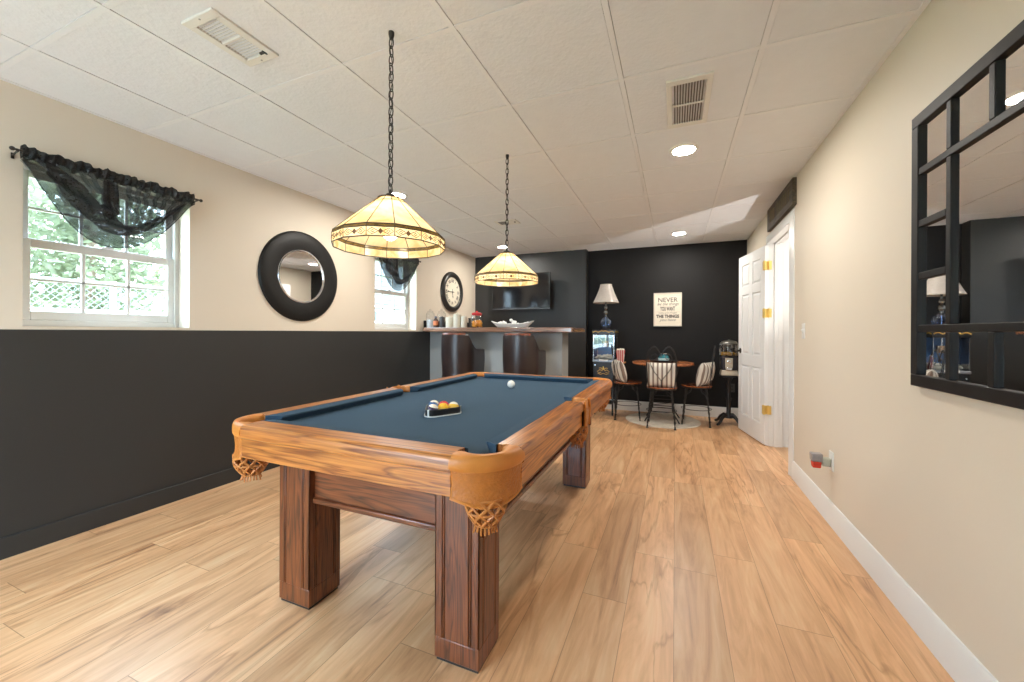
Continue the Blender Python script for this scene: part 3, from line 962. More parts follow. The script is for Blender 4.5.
def middle(sx):
    m = MB(); n = 14
    S = Matrix.Diagonal((sx, 1, 1, 1))
    lv = [(HW+.004, .752), (HW+.006, .782), (HW-.004, .797), (HW-.02, .801)]
    inner = []
    cx, pr = HW-.052, .048
    pts = [(-MG, HW-.094)]
    vs, fs = [], []
    I = [(HW-.094, -MG)]+[(cx+pr*cos(a), pr*sin(a)) for a in [radians(-110+220*i/12) for i in range(13)]]+[(HW-.094, MG)]
    O = [(HW+.004, -MG+2*MG*i/(len(I)-1)) for i in range(len(I))]
    k = len(I)
    lv = [(0, .752), (0, .782), (.12, .796), (.35, .801), (.8, .801), (1, .79), (1, .752)]
    for f, z in lv:
        for i in range(k): vs.append((O[i][0]+(I[i][0]-O[i][0])*f, O[i][1]+(I[i][1]-O[i][1])*f, z))
    nl = len(lv)
    for q in range(nl):
        q2 = (q+1) % nl
        for i in range(k-1): fs.append((q*k+i, q*k+i+1, q2*k+i+1, q2*k+i))
    fs.append(tuple(q*k for q in range(nl))); fs.append(tuple(q*k+k-1 for q in reversed(range(nl))))
    p = MB().add(vs, fs, S).build('middle_pocket', M_leather, t, smooth=50)
    m = MB().surf(lambda u, v: (sx*(HW+.005-.004*v+.006*sin(pi*u)), (-MG+2*MG*u)*(1-.12*v), .756+(.655+.02*abs(2*u-1)-.756)*v), 14, 6)
    m.build('pocket_shield', M_shield, p, smooth=60, solid=.005)
    for sg, rr in ((1, .007), (-1, .005)):
        MB().tube([(sx*(HW+.006), sg*(MG-.004), .803), (sx*(HW+.010), sg*(MG-.005), .76), (sx*(HW+.006), sg*(MG-.01), .66)], rr, 8).build('pocket_strap', M_leather, p)
    m = MB(); net(m, (sx*(HW-.046), 0), .050, .66, .028, .565); m.build('pocket_net', M_net, p)
    m = MB(); tassel(m, (sx*(HW-.046), 0), .028, .568, .535); m.build('pocket_fringe', M_net, p)
    MB().lathe([(.046, .764), (.044, .70), (.04, .66)], (sx*cx, 0, 0), 24, cap=False).build('pocket_liner', M_black_metal, p)
middle(1); middle(-1)
# frame under the slate
m = MB()
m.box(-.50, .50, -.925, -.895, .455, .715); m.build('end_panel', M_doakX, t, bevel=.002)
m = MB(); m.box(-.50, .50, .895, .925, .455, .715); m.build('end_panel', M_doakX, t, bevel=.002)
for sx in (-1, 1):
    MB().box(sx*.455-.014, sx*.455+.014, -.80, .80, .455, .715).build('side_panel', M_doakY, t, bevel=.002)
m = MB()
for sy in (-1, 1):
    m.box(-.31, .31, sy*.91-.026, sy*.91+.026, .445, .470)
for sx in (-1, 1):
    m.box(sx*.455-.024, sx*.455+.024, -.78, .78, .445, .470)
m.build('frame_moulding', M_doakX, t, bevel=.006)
MB().box(-.57, .57, -1.05, 1.05, .69, .734).build('slate_support', M_doakX, t, bevel=.002)
for sx in (-1, 1):
    for sy in (-1, 1):
        cx, cy, w, d = sx*.398, sy*.868, .178, .166
        e = .007
        m = MB(); m.box(cx-w/2+e, cx+w/2-e, cy-d/2+e, cy+d/2-e, .012, .715); m.box(cx-w/2, cx+w/2, cy-d/2, cy+d/2, .012, .085)
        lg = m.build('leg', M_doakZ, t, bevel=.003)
        f = MB()
        for s2 in (-1, 1):
            for k0, k1 in ((-.5, -.33), (-.265, .265), (.33, .5)):
                y0_, y1_ = sorted((cy+s2*(d/2-e), cy+s2*d/2)); x0_, x1_ = sorted((cx+s2*(w/2-e), cx+s2*w/2))
                f.box(cx+k0*w, cx+k1*w, y0_, y1_, .085, .715)
                f.box(x0_, x1_, cy+k0*d, cy+k1*d, .085, .715)
            for k0 in (-.298, .298):
                f.box(cx+k0*w-.003, cx+k0*w+.003, cy+s2*(d/2-.003)-.003, cy+s2*(d/2-.003)+.003, .085, .715)
                f.box(cx+s2*(w/2-.003)-.003, cx+s2*(w/2-.003)+.003, cy+k0*d-.003, cy+k0*d+.003, .085, .715)
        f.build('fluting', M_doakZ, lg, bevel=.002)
        MB().box(cx-w/2+.006, cx+w/2-.006, cy-d/2+.006, cy+d/2-.006, 0, .012).build('foot', M_black_metal, lg)

# balls
def ball_mat(name, col, stripe=False):
    m, nt, out = new_mat(name)
    p = principled(nt, out, **{'Roughness': 0.12, 'Coat Weight': 0.6})
    if stripe:
        tc = N(nt, 'ShaderNodeTexCoord'); s = N(nt, 'ShaderNodeSeparateXYZ'); L(nt, tc, 'Object', s, 0)
        a = N(nt, 'ShaderNodeMath', operation='ABSOLUTE'); L(nt, s, 2, a, 0)
        g = N(nt, 'ShaderNodeMath', operation='LESS_THAN'); g.inputs[1].default_value = .0155; L(nt, a, 0, g, 0)
        mx = N(nt, 'ShaderNodeMixRGB'); mx.inputs[1].default_value = rgba(srgb(240, 236, 222)); mx.inputs[2].default_value = rgba(col)
        L(nt, g, 0, mx, 0); L(nt, mx, 0, p, 'Base Color')
    else: p.inputs['Base Color'].default_value = rgba(col)
    return m
BR = .0286; ZB = .762
def ball(x, y, mat, label, tilt=(0, 0, 0), group='numbered pool balls in the rack', z=ZB+BR, name='pool_ball'):
    o = MB().ball((0, 0, 0), BR, 32, 20).build(name, mat, None, smooth=180)
    o.location = (x, y, z); o.rotation_euler = tilt
    tag(o, label, 'ball', group); return o
ball(-1.104, 2.655, ball_mat('cue_white', srgb(242, 240, 232)), 'white cue ball alone on the far half of the blue felt', group=None, name='cue_ball')
# small triangular rack, its flat front toward the camera
RC = Vector((-1.060, 1.674, ZB)); RA = radians(60.5)
rk = thing('ball_rack', 'small black triangular rack with a pale rim holding six pool balls on the felt', 'ball rack', RC, RA)
M_clear = plain('pale_acrylic', srgb(225, 228, 226), 0.2, noise=0.02)
BD = .0574
TRI = [(-BD, 0), (BD, 0), (0, BD*sqrt(3))]
def offs(d):
    out = []
    for i, (x, y) in enumerate(TRI):
        a0 = radians((-150, -90+0, 30)[i]) if False else radians((150, -90, 30)[i])
        for k in range(9):
            a = a0+radians(120)*k/8; out.append((x+d*cos(a), y+d*sin(a)))
    return out
def ring(m, d0, d1, z0, z1):
    o, i_ = offs(d1), offs(d0); k = len(o)
    vs = [(x, y, z0) for x, y in o]+[(x, y, z1) for x, y in o]+[(x, y, z1) for x, y in i_]+[(x, y, z0) for x, y in i_]
    fs = []
    for q in range(4):
        for j in range(k): fs.append((q*k+j, q*k+(j+1) % k, ((q+1) % 4)*k+(j+1) % k, ((q+1) % 4)*k+j))
    m.add(vs, fs); return m
ring(MB(), .030, .036, .005, .034).build('side_wall', M_black_metal, rk, smooth=30)
ring(MB(), .029, .041, 0, .005).build('rim', M_clear, rk, smooth=30)
m = MB()
for (x, y), a in zip(TRI, (-150, -30, 90)):
    m.box(-.0045, .0045, .0355, .039, .004, .036, Matrix.Translation((x, y, 0)) @ Matrix.Rotation(radians(a-90), 4, 'Z'))
m.build('corner_trim', M_clear, rk)
Rm = Matrix.Rotation(RA, 3, 'Z')
spec = [(-BD, 0, (.05, .03, .07), True, 'purple-striped pool ball at the end of the rack front row nearest the camera'),
        (0, 0, srgb(238, 186, 40), False, 'solid yellow pool ball in the middle of the rack front row'),
        (BD, 0, srgb(242, 196, 70), True, 'yellow-striped pool ball at the far end of the rack front row'),
        (-BD/2, BD*.866, srgb(40, 90, 150), False, 'solid blue pool ball in the second row of the rack'),
        (BD/2, BD*.866, srgb(200, 40, 50), False, 'solid red pool ball in the second row of the rack'),
        (0, BD*1.732, srgb(60, 120, 170), True, 'blue-striped pool ball alone at the back point of the rack')]
for gx, gy, c, st, lb in spec:
    v = RC+Rm @ Vector((gx, gy, 0))
    ball(v.x, v.y, ball_mat('ball_'+lb.split(' pool')[0].replace(' ', '_').replace('-', '_'), c, st), lb, (-.25, .15, 9*gx))

# ------------------------------------------------------------------ MIRRORS AND CLOCK
# round mirror, left wall
t = thing('round_mirror', 'large round wall mirror with a wide black frame between the two windows', 'mirror', (XL, 2.598, 1.668))
TY90 = Matrix.Rotation(radians(90), 4, 'Y')
MB().lathe([(.240, .0), (.240, .018), (.256, .023), (.33, .026), (.392, .023), (.406, .014), (.408, 0)], n=72, T=TY90, cap=False, closed=True).build('frame', plain('black_brown_frame', (.010, .009, .008), .5, bump=.15, bscale=40, spec=.3), t, smooth=50)
MB().lathe([(.227, .012), (.231, .020), (.241, .022), (.246, .016)], n=72, T=TY90, cap=False).build('silver_lip', M_chrome, t)
MB().lathe([(0, .012), (.230, .012)], n=72, T=TY90, cap=False).build('mirror_glass', M_mirror, t)
# grid mirror, right wall
MZ0, MZ1, MY0, MY1 = 0.968, 2.028, 1.007, 2.067
t = thing('grid_mirror', 'black window-pane wall mirror with small squares around one large pane', 'mirror', (XR, (MY0+MY1)/2, (MZ0+MZ1)/2))
half = (MZ1-MZ0)/2; fr = .045; pitch = (2*half-fr)/5
m = MB()
th = .024
def hb(a0, a1, z0, z1, x=th): m.box(-x, 0, a0, a1, z0, z1)
hb(-half, half, half-fr, half); hb(-half, half, -half, -half+fr); hb(-half, -half+fr, -half+fr, half-fr); hb(half-fr, half, -half+fr, half-fr)
p_ = (2*half-fr)/5; edges = [-half+fr/2+p_*k for k in range(6)]; bw = .0135
mt = MB()
fo = m.build('frame', M_frame, t, bevel=.003)
m = mt
def bar(a0, a1, z0, z1): m.box(-.021, -.001, a0, a1, z0, z1)
for k in (1, 4):
    bar(-half+fr, half-fr, edges[k]-bw, edges[k]+bw)
for k in (1, 4):
    bar(edges[k]-bw, edges[k]+bw, -half+fr, edges[1]-bw); bar(edges[k]-bw, edges[k]+bw, edges[1]+bw, edges[4]-bw); bar(edges[k]-bw, edges[k]+bw, edges[4]+bw, half-fr)
for k in (2, 3):
    bar(edges[k]-bw, edges[k]+bw, -half+fr, edges[1]-bw); bar(edges[k]-bw, edges[k]+bw, edges[4]+bw, half-fr)
    bar(-half+fr, edges[1]-bw, edges[k]-bw, edges[k]+bw); bar(edges[4]+bw, half-fr, edges[k]-bw, edges[k]+bw)
m.build('muntin_grid', M_frame, fo, bevel=.003)
MB().box(-.009, -.004, -half+fr-.004, half-fr+.004, -half+fr-.004, half-fr+.004).build('mirror_glass', M_mirror, t, smooth=0)
# clock
t = thing('wall_clock', 'round wall clock with a dark frame and roman numerals above the bar counter', 'clock', (XL, 5.22, 1.778))
MB().lathe([(.225, 0), (.225, .03), (.235, .042), (.262, .05), (.29, .042), (.306, .02), (.306, 0)], n=64, T=TY90, cap=False, closed=True).build('frame', plain('clock_bronze', (.035, .032, .028), .35, metal=.3), t, smooth=50)
M_face = plain('clock_face_paper', srgb(226, 218, 198), .6)
MB().lathe([(0, .018), (.228, .018)], n=64, T=TY90, cap=False).build('dial', M_face, t)
def CW(y, z, x=.020): return (x, y, z)
# face plane basis: right = +Y (as seen from the room), up = +Z
TF = Matrix(((0, 0, 1, .0195), (1, 0, 0, 0), (0, 1, 0, 0), (0, 0, 0, 1)))
m = MB()
for k, s in enumerate(('XII', 'I', 'II', 'III', 'IIII', 'V', 'VI', 'VII', 'VIII', 'IX', 'X', 'XI')):
    a = -2*pi*k/12
    text_geo(m, s, .062, (0, 0), None, TF @ Matrix.Rotation(a, 4, 'Z') @ Matrix.Translation((0, .168, 0)), weight=.0012)
m.build('numerals', M_black_metal, t, smooth=0)
m = MB()
for k in range(60):
    a = -2*pi*k/60; ln = .012 if k % 5 else .02
    m.box(-.0012, .0012, .205, .205+ln*.6, 0, .0004, TF @ Matrix.Rotation(a, 4, 'Z'))
m.build('minute_track', M_black_metal, t, smooth=0)
def hand(ang, ln, w, z, nm):
    h = MB(); T = TF @ Matrix.Rotation(-ang, 4, 'Z') @ Matrix.Translation((0, 0, z))
    h.prism([(-w*.5, -.045), (w*.5, -.045), (w*.5, ln*.6), (w*1.6, ln*.7), (w*.4, ln*.8), (0, ln), (-w*.4, ln*.8), (-w*1.6, ln*.7), (-w*.5, ln*.6)], 0, .0012, T)
    return h.build(nm, M_black_metal, t, smooth=0)
hand(radians(270), .17, .008, .004, 'minute_hand'); hand(radians(172), .105, .010, .002, 'hour_hand')
MB().lathe([(0, .026), (.010, .026), (.010, .02)], n=16, T=TY90, cap=False).build('hub', M_black_metal, t)

# ------------------------------------------------------------------ TELEVISION
t = thing('television', 'flat black wall television above the bar', 'television', (-2.265, 5.83, 1.815))
w, h = .487, .284
MB().box(-w, w, -.018, .022, -h, h).build('bezel', plain('tv_gloss_black', (.012, .012, .013), .18, noise=.02), t, bevel=.004)
MB().box(-w+.02, w-.02, -.0195, -.0181, -h+.04, h-.02).build('screen', plain('tv_screen', (.006, .006, .007), .1, noise=.02), t, smooth=0)
MB().box(-.3, .3, .022, .05, -h+.06, h-.06).build('rear_housing', M_black_metal, t, bevel=.008)
MB().box(-.06, .06, .05, .168, -.1, .1).build('wall_mount', M_black_metal, t, bevel=.003)
MB().box(-w+.0, w, -.021, -.018, -h, -h+.012).build('chin_strip', plain('tv_chin', (.09, .09, .095), .25), t)

# ------------------------------------------------------------------ BAR
BZ0, BZ1 = 1.170, 1.226
BY0, BXR = 4.38, -1.075
t = thing('bar_counter', 'charcoal panelled bar with a brown wooden top along the far left', 'bar counter', (XL, BY0, 0))
W = BXR-XL
M_bartop = wood('bar_top_wood', srgb(164, 122, 96), srgb(134, 98, 78), srgb(88, 60, 48), axis='X', rough=.14, coat=1.0)
MB().prism([(.006, 0.10), (.07, .02), (.14, 0), (W-.01, 0), (W, .01), (W, .66), (W-.01, .67), (.006, .67)], BZ0, BZ1).build('top', M_bartop, t, bevel=.012, segs=3)
MB().box(.006, W-.19, .27, .56, 0, BZ0).build('body', plain('bar_grey_paint', srgb(150, 153, 152), .5, noise=.03, nscale=3), t, bevel=.002)
MB().box(.006, W-.19, .258, .27, .0, .12).build('kickboard', M_black, t, bevel=.002)
o = MB().box(XL+.001, XL+.016, 4.5, YL-.001, BZ1, 1.322).build('backsplash', M_black, None, bevel=.003)
tag(o, 'low dark backsplash board along the cream wall behind the glass jars', 'backsplash')
o = MB().box(XL+.02, XL+.55, 5.055, YL-.002, 1.186, BZ1).build('back_counter', M_bartop, None, bevel=.004)
MB().box(.0, .50, .0, .93, 0, 1.186, Matrix.Translation((XL+.022, 5.06, 0))).build('cabinet', M_black, o, bevel=.004)
tag(o, 'return of the bar counter along the left wall under the clock', 'counter')

# bar stools
def make_stool(x, label, mat_l, loc_y=4.03, rot=0.0):
    t = thing('bar_stool', label, 'bar stool', (x, loc_y+.17, 0), rot, 'barrel-back stools tucked under the bar')
    r = .205
    # back: barrel shell, tall behind (-y), dropping to arms at the sides
    def top(a):      # a = 0 at rear, pi at front
        s = abs(a)
        if s < 1.12: return 1.132-.004*s
        if s < 2.15:
            q = (s-1.12)/1.03; q = 1-(1-q)**2.4; return 1.128-(1.128-.955)*q
        return .955-.008*(s-2.15)
    A0 = pi/2+.30/r
    def plan(a, rr):
        if abs(a) <= pi/2: return (rr*sin(a), -rr*cos(a))
        e = (abs(a)-pi/2)*r
        return (math.copysign(rr-.03*e, a), e)
    def outer(u, v):
        a = -A0+2*A0*u; zt = top(a); z = .60+(zt-.60)*v
        rr = r+.012*sin(pi*min(1, v*.9))-.012*(1-v)
        p = plan(a, rr); return (p[0], p[1], z)
    def inner(u, v):
        a = -A0+2*A0*u; x_, y_, z = outer(u, v); p = plan(a, r*.80); return (p[0], p[1]*(1 if abs(a) < pi/2 else .96), z)
    m = MB(); m.surf(outer, 60, 14); m.surf(inner, 60, 14)
    m.surf(lambda u, v: tuple(Vector(outer(u, 1))*(1-v)+Vector(inner(u, 1))*v+Vector((0, 0, .012*sin(pi*v)))), 60, 4)
    m.surf(lambda u, v: tuple(Vector(outer(u, 0))*(1-v)+Vector(inner(u, 0))*v), 60, 1)
    for e in (0, 1): m.surf(lambda u, v, e=e: tuple(Vector(outer(e, v))*(1-u)+Vector(inner(e, v))*u), 2, 14)
    b = m.build('barrel_back', mat_l, t, smooth=60)
    # rolled wooden cap on the rear of the back
    m = MB(); pts = []
    for i in range(25):
        a = -.92+1.84*i/24; rr = r*.90
        pts.append((rr*sin(a), -rr*cos(a), 1.140))
    m.tube(pts, .020, 10); m.build('top_rail', M_capwood, t)
    MB().lathe([(0, .60), (.19, .60), (.205, .63), (.2, .68), (.17, .705), (0, .71)], n=40, cap=False).build('seat', mat_l, t)
    MB().lathe([(0, .555), (.14, .555), (.17, .575), (.17, .60), (0, .60)], n=32, cap=False).build('swivel_plate', M_black_metal, t)
    for sx in (-1, 1):
        for sy in (-1, 1):
            MB().tube([(sx*.12, sy*.12, .565), (sx*.15, sy*.15, .28), (sx*.175, sy*.175, 0)], .02, 8, radii=[.02, .018, .015]).build('leg', M_capwood2, t)
    MB().tube([(.152*cos(2*pi*i/32)*1.33, .152*sin(2*pi*i/32)*1.33, .26) for i in range(32)], .010, 8, closed=True).build('foot_ring', M_bronze, t)
    m = MB()
    for i in range(24):
        a = -A0+2*A0*i/23; p = plan(a, r-.004); m.ball((p[0], p[1], .63), .006, 8, 6)
    m.build('nailheads', M_bronze, b)
    return t
M_capwood = wood('stool_mahogany', srgb(150, 82, 50), srgb(118, 58, 34), srgb(70, 34, 20), axis='X')
M_capwood2 = wood('stool_leg_mahogany', srgb(90, 48, 30), srgb(70, 36, 22), srgb(40, 20, 12), axis='Z')
M_hide = plain('brown_black_leather', (.028, .017, .015), .32, noise=.3, nscale=7, bump=.08, bscale=90)
s1 = make_stool(-2.44, 'dark leather barrel-back bar stool tucked in nearest the left wall', M_hide)
copy_tree(s1, None, 'dark leather barrel-back bar stool below the television, second from the left wall', (-1.625, 4.20, 0), 0)

# things on the bar
def jar(x, y, r, h, label, fill=None, lid='glass', group=None, name='glass_jar', fcol=None, fh=.5):
    t = thing(name, label, 'jar', (x, y, BZ1), 0, group)
    MB().lathe([(0, 0), (r*.92, 0), (r, .01), (r, h*.70), (r*.9, h*.76), (r*.62, h*.80), (r*.66, h*.83)], n=32, cap=False).build('body', M_jar if lid != 'ceramic' else fill, t)
    return t
t = jar(-3.075, 4.525, .058, .25, 'tall clear glass apothecary jar at the wall end of the bar')
MB().lathe([(.042, .205), (.046, .212), (.03, .224), (.012, .232), (.016, .245), (.0, .252)], n=24, cap=False).build('lid', M_jar, t)
MB().lathe([(0, .004), (.051, .004), (.051, .10), (0, .105)], n=24, cap=False).build('contents', plain('white_sweets', srgb(196, 200, 200), .7, noise=.1, nscale=60), t)
t = jar(-2.985, 4.66, .062, .26, 'clear glass jar with ball-topped lid behind the orange bottle')
MB().lathe([(.044, .212), (.048, .22), (.03, .232), (.012, .24), (.017, .254), (.0, .262)], n=24, cap=False).build('lid', M_jar, t)
t = thing('bottle', 'small bottle with an orange label and dark cap on the bar', 'bottle', (-2.972, 4.50, BZ1))
MB().lathe([(0, 0), (.03, 0), (.034, .006), (.034, .095), (.02, .115), (.013, .122), (.013, .132), (0, .132)], n=24, cap=False).build('body', plain('amber_bottle', srgb(70, 52, 48), .2), t)
MB().lathe([(.0346, .03), (.0346, .088)], n=24, cap=False).build('paper_label', plain('orange_label', srgb(206, 122, 78), .6), t)
MB().lathe([(.0, .15), (.016, .15), (.017, .128), (0, .128)], n=20, cap=False).build('cap', plain('navy_cap', srgb(52, 58, 92), .4), t)
def canister(x, y, r, h, mat, label, lidm, group, knob=True):
    t = thing('canister', label, 'canister', (x, y, BZ1), 0, group)
    MB().lathe([(0, 0), (r*.95, 0), (r, .006), (r, h*.80), (r*.97, h*.83), (0, h*.83)], n=28, cap=False).build('body', mat, t)
    MB().lathe([(0, h*.83), (r*1.03, h*.83), (r*1.03, h*.87), (r*.8, h*.92), (0, h*.93)], n=28, cap=False).build('lid', lidm, t)
    MB().ball((0, 0, h*.96), r*.2, 12, 8).build('knob', lidm, t)
M_cer = plain('white_ceramic', srgb(200, 190, 170), .3, noise=.02)
M_dkc = plain('dark_ceramic', srgb(40, 34, 34), .3)
canister(-2.885, 4.52, .036, .155, M_dkc, 'slim black canister between the orange bottle and white canisters', M_dkc, None)
canister(-2.772, 4.53, .055, .150, M_cer, 'low white ceramic canister nearest the black canister', M_cer, 'white ceramic canisters on the bar')
canister(-2.655, 4.53, .054, .195, M_cer, 'tallest white ceramic canister, in the middle of three', M_cer, 'white ceramic canisters on the bar')
canister(-2.555, 4.53, .040, .165, M_cer, 'slim white ceramic canister nearest the jar of orange sweets', M_cer, 'white ceramic canisters on the bar')
o = thing('box', 'small dark wooden box between white canisters and the jar of orange sweets', 'box', (-2.475, 4.60, BZ1))
MB().box(-.035, .035, -.04, .04, 0, .105).build('body', M_dkc, o, bevel=.003)
MB().box(-.037, .037, -.042, .042, .105, .125).build('lid', M_dkc, o, bevel=.003)
t = jar(-2.352, 4.50, .078, .205, 'squat glass jar of orange sweets with a red lid on the bar')
M_redlid = plain('red_plastic_lid', srgb(196, 52, 52), .35)
MB().lathe([(0, .155), (.06, .155), (.066, .165), (.066, .185), (.03, .195), (.012, .198), (.014, .212), (0, .214)], n=28, cap=False).build('lid', M_redlid, t)
m = MB(); rn = random.Random(5)
for k in range(90):
    a = rn.uniform(0, 2*pi); rr = .062*sqrt(rn.random()); m.ball((rr*cos(a), rr*sin(a), .014+rn.random()*.075), .011, 8, 6)
m.build('sweets', plain('orange_sweets', srgb(238, 160, 40), .45, noise=.15, nscale=50), t)
# white boat tray with folded napkins
t = thing('serving_tray', 'long white boat-shaped tray of crumpled white napkins on the bar', 'tray', (-1.885, 4.56, BZ1))
def boat(u, v):
    a = 2*pi*u; k = v
    rx = .20+.085*k; ry = .07+.04*k
    return (rx*cos(a), ry*sin(a), .004+.045*k+.035*k*abs(cos(a))**4)
m = MB(); m.surf(boat, 40, 6, wrap=True); m.lathe([(0, .004), (.07, .004)], n=40, T=Matrix.Diagonal((.2/.07, 1, 1, 1)), cap=False)
m.build('tray', plain('white_melamine', srgb(226, 226, 224), .3), t, smooth=50, solid=.003)
m = MB(); rn = random.Random(11)
for k in range(26):
    x = rn.uniform(-.19, .19); y = rn.uniform(-.045, .045); z = .035+rn.random()*.03+.035*max(0, 1-abs(x+.01)/.07)
    T = Matrix.Translation((x, y, z)) @ Matrix.Rotation(rn.uniform(0, 3), 4, 'Z') @ Matrix.Rotation(rn.uniform(-.6, .6), 4, 'X')
    m.ball((0, 0, 0), .026, 10, 7, (1, .8, rn.uniform(.5, .9)), T)
o = m.build('napkins', plain('white_paper', srgb(240, 240, 238), .8), None, smooth=40)
o.location = (-1.885, 4.56, BZ1); tag(o, 'heap of crumpled white paper napkins lying in the boat-shaped tray', 'napkins', kind='stuff')

# ------------------------------------------------------------------ RIGHT WALL: door, sign, switch, outlet
HX, HY = .892, 4.796
ang = atan2(.748-HX, 5.55-HY)          # swing from the +Y direction
t = thing('interior_door', 'white six-panel door standing open against the right wall', 'door', (HX, HY, 0), -ang)
DW, DT = .75, .035
# local: door runs along +Y from hinge, room face at -X
m = MB(); z0, z1 = .012, 2.085
st = .105; mid = .09
ycols = [(0.0, st), (DW/2-mid/2, DW/2+mid/2), (DW-st, DW)]
zr = [(z0, z0+.20), (.80, .93), (1.62, 1.72), (z1-.115, z1)]
for a, b in ycols: m.box(-DT, 0, a, b, z0, z1)
for za, zb in zr:
    m.box(-DT, 0, st, DW/2-mid/2, za, zb); m.box(-DT, 0, DW/2+mid/2, DW-st, za, zb)
leaf = m.build('leaf', M_door, t, bevel=.002)
for (ya, yb) in ((st, DW/2-mid/2), (DW/2+mid/2, DW-st)):
    for i in range(3):
        za, zb = zr[i][1], zr[i+1][0]
        p = MB()
        p.box(-DT+.010, -.010, ya, yb, za, zb)
        for fx in (-1, 1):
            xs0 = -DT+.010 if fx < 0 else -.010
            xs1 = -DT+.002 if fx < 0 else -.002
            e0, e1 = .012, .032
            vs = [(xs0, ya+e0, za+e0), (xs0, yb-e0, za+e0), (xs0, yb-e0, zb-e0), (xs0, ya+e0, zb-e0), (xs1, ya+e1, za+e1), (xs1, yb-e1, za+e1), (xs1, yb-e1, zb-e1), (xs1, ya+e1, zb-e1)]
            p.add(vs, [(4, 5, 6, 7), (0, 1, 5, 4), (1, 2, 6, 5), (2, 3, 7, 6), (3, 0, 4, 7)])
        p.build('panel', M_door, t, smooth=0)
for z in (.377, 1.38, 1.875):
    h = MB(); h.box(-DT-.0015, -.002, -.003, .0, z-.045, z+.045); h.box(-.006, .022, -.022, -.0195+.003, z-.045, z+.045)
    h.cyl((-DT-.003+.036, -.010, z-.047), (-DT-.003+.036, -.010, z+.047), .006, n=10)
    h.box(-DT-.012, -DT-.004, -.006, .026, z-.045, z+.045)
    h.box(-DT-.012, -DT-.004, -.034, -.006, z-.045, z+.045)
    h.cyl((-DT-.010, -.005, z-.05), (-DT-.010, -.005, z+.05), .0065, n=10)
    h.build('hinge', M_brass, t, bevel=.001)
kn = MB()
for fx in (-1,):
    T = Matrix.Translation((-DT, DW-.065, .96)) @ Matrix.Rotation(radians(-90), 4, 'Y')
    kn.lathe([(0, 0), (.032, 0), (.03, .006), (.012, .012), (.011, .03), (.024, .04), (.029, .052), (.024, .064), (0, .068)], n=24, T=T, cap=False)
kn.build('knob', M_bronze, t)

t = thing('door_sign', 'dark weathered wooden plaque with faint raised strokes above the doorway', 'sign', (XR, 4.25, 2.312))
MB().box(-.030, 0, -.47, .47, -.108, .112).build('board', wood('weathered_board', srgb(98, 86, 68), srgb(80, 70, 55), srgb(52, 44, 34), axis='Y', rough=.7, coat=0), t, bevel=.003)
m = MB(); rn = random.Random(21)
y = -.36
while y < .36:
    wdt = rn.uniform(.03, .055)
    m.box(-.035, -.031, y, y+.010, -.05, .055)
    if rn.random() < .6: m.box(-.035, -.031, y+wdt-.01, y+wdt, -.05, .055)
    if rn.random() < .6: m.box(-.035, -.031, y, y+wdt, .045, .055)
    y += wdt+.03
m.build('carved_lettering', plain('worn_stroke_paint', srgb(116, 102, 80), .8, noise=.2, nscale=40), t, smooth=0)
def plate(y, z, label, nm, cat):
    t = thing(nm, label, cat, (XR, y, z))
    MB().box(-.006, 0, -.036, .036, -.058, .058).build('cover_plate', M_white, t, bevel=.003)
    return t
t = plate(3.575, 1.19, 'white toggle light switch beside the doorway', 'light_switch', 'light switch')
MB().box(-.011, -.005, -.005, .005, -.012, .012).box(-.018, -.008, -.0035, .0035, .0, .010).build('toggle', M_white, t, bevel=.001)
t = plate(2.99, .39, 'white wall outlet low on the right wall holding a plug-in freshener', 'wall_outlet', 'outlet')
m = MB()
for dz in (-.02, .02): m.lathe([(0, .008), (.015, .008), (.016, .005)], n=20, T=Matrix.Translation((0, 0, dz)) @ Matrix.Rotation(radians(-90), 4, 'Y'), cap=False)
m.build('socket', M_white, t)
t = thing('plug_in_freshener', 'grey plug-in air freshener with a red refill in the right wall outlet', 'air freshener', (XR-.008, 2.99, .385))
MB().box(-.045, 0, -.02, .022, -.03, .02).build('plug_body', plain('grey_green_plastic', srgb(176, 174, 156), .4), t, bevel=.006)
MB().frust((-.072, .0), (.055, .05), -.005, (-.072, .0), (.06, .055), .045).build('housing', plain('smoky_plastic', srgb(150, 142, 140), .3, noise=.2, nscale=60), t, bevel=.006)
MB().frust((-.072, .0), (.042, .04), -.045, (-.072, .0), (.048, .045), -.005).build('refill', plain('red_refill', srgb(206, 60, 40), .25), t, bevel=.006)
t = thing('wall_outlet', 'dark wall outlet low on the black back wall behind the gumball machine', 'outlet', (.72, YB, .42))
MB().box(-.036, .036, -.006, 0, -.058, .058).build('cover_plate', plain('dark_outlet', srgb(62, 60, 58), .4), t, bevel=.003)
m = MB()
for dz in (-.02, .02): m.box(-.013, .013, -.009, -.005, dz-.013, dz+.013)
m.build('socket', M_black_metal, t, bevel=.002)

# ------------------------------------------------------------------ BACK WALL: framed saying
t = thing('framed_sign', 'white framed saying with black lettering on the black back wall', 'sign', (-.104, YB, 1.508))
sw_, sh_ = .190, .243
M_sgf = plain('whitewashed_frame', srgb(206, 198, 184), .6)
m = MB(); b = .014
m.box(-sw_, sw_, -.026, 0, sh_-b, sh_); m.box(-sw_, sw_, -.026, 0, -sh_, -sh_+b); m.box(-sw_, -sw_+b, -.026, 0, -sh_+b, sh_-b); m.box(sw_-b, sw_, -.026, 0, -sh_+b, sh_-b)
m.build('frame', M_sgf, t, bevel=.002)
MB().box(-sw_+b, sw_-b, -.016, -.002, -sh_+b, sh_-b).build('board', plain('cream_sign_board', srgb(232, 222, 204), .7, noise=.03), t, smooth=0)
TS = Matrix(((1, 0, 0, 0), (0, 0, -1, -.0165), (0, 1, 0, 0), (0, 0, 0, 1)))
m = MB()
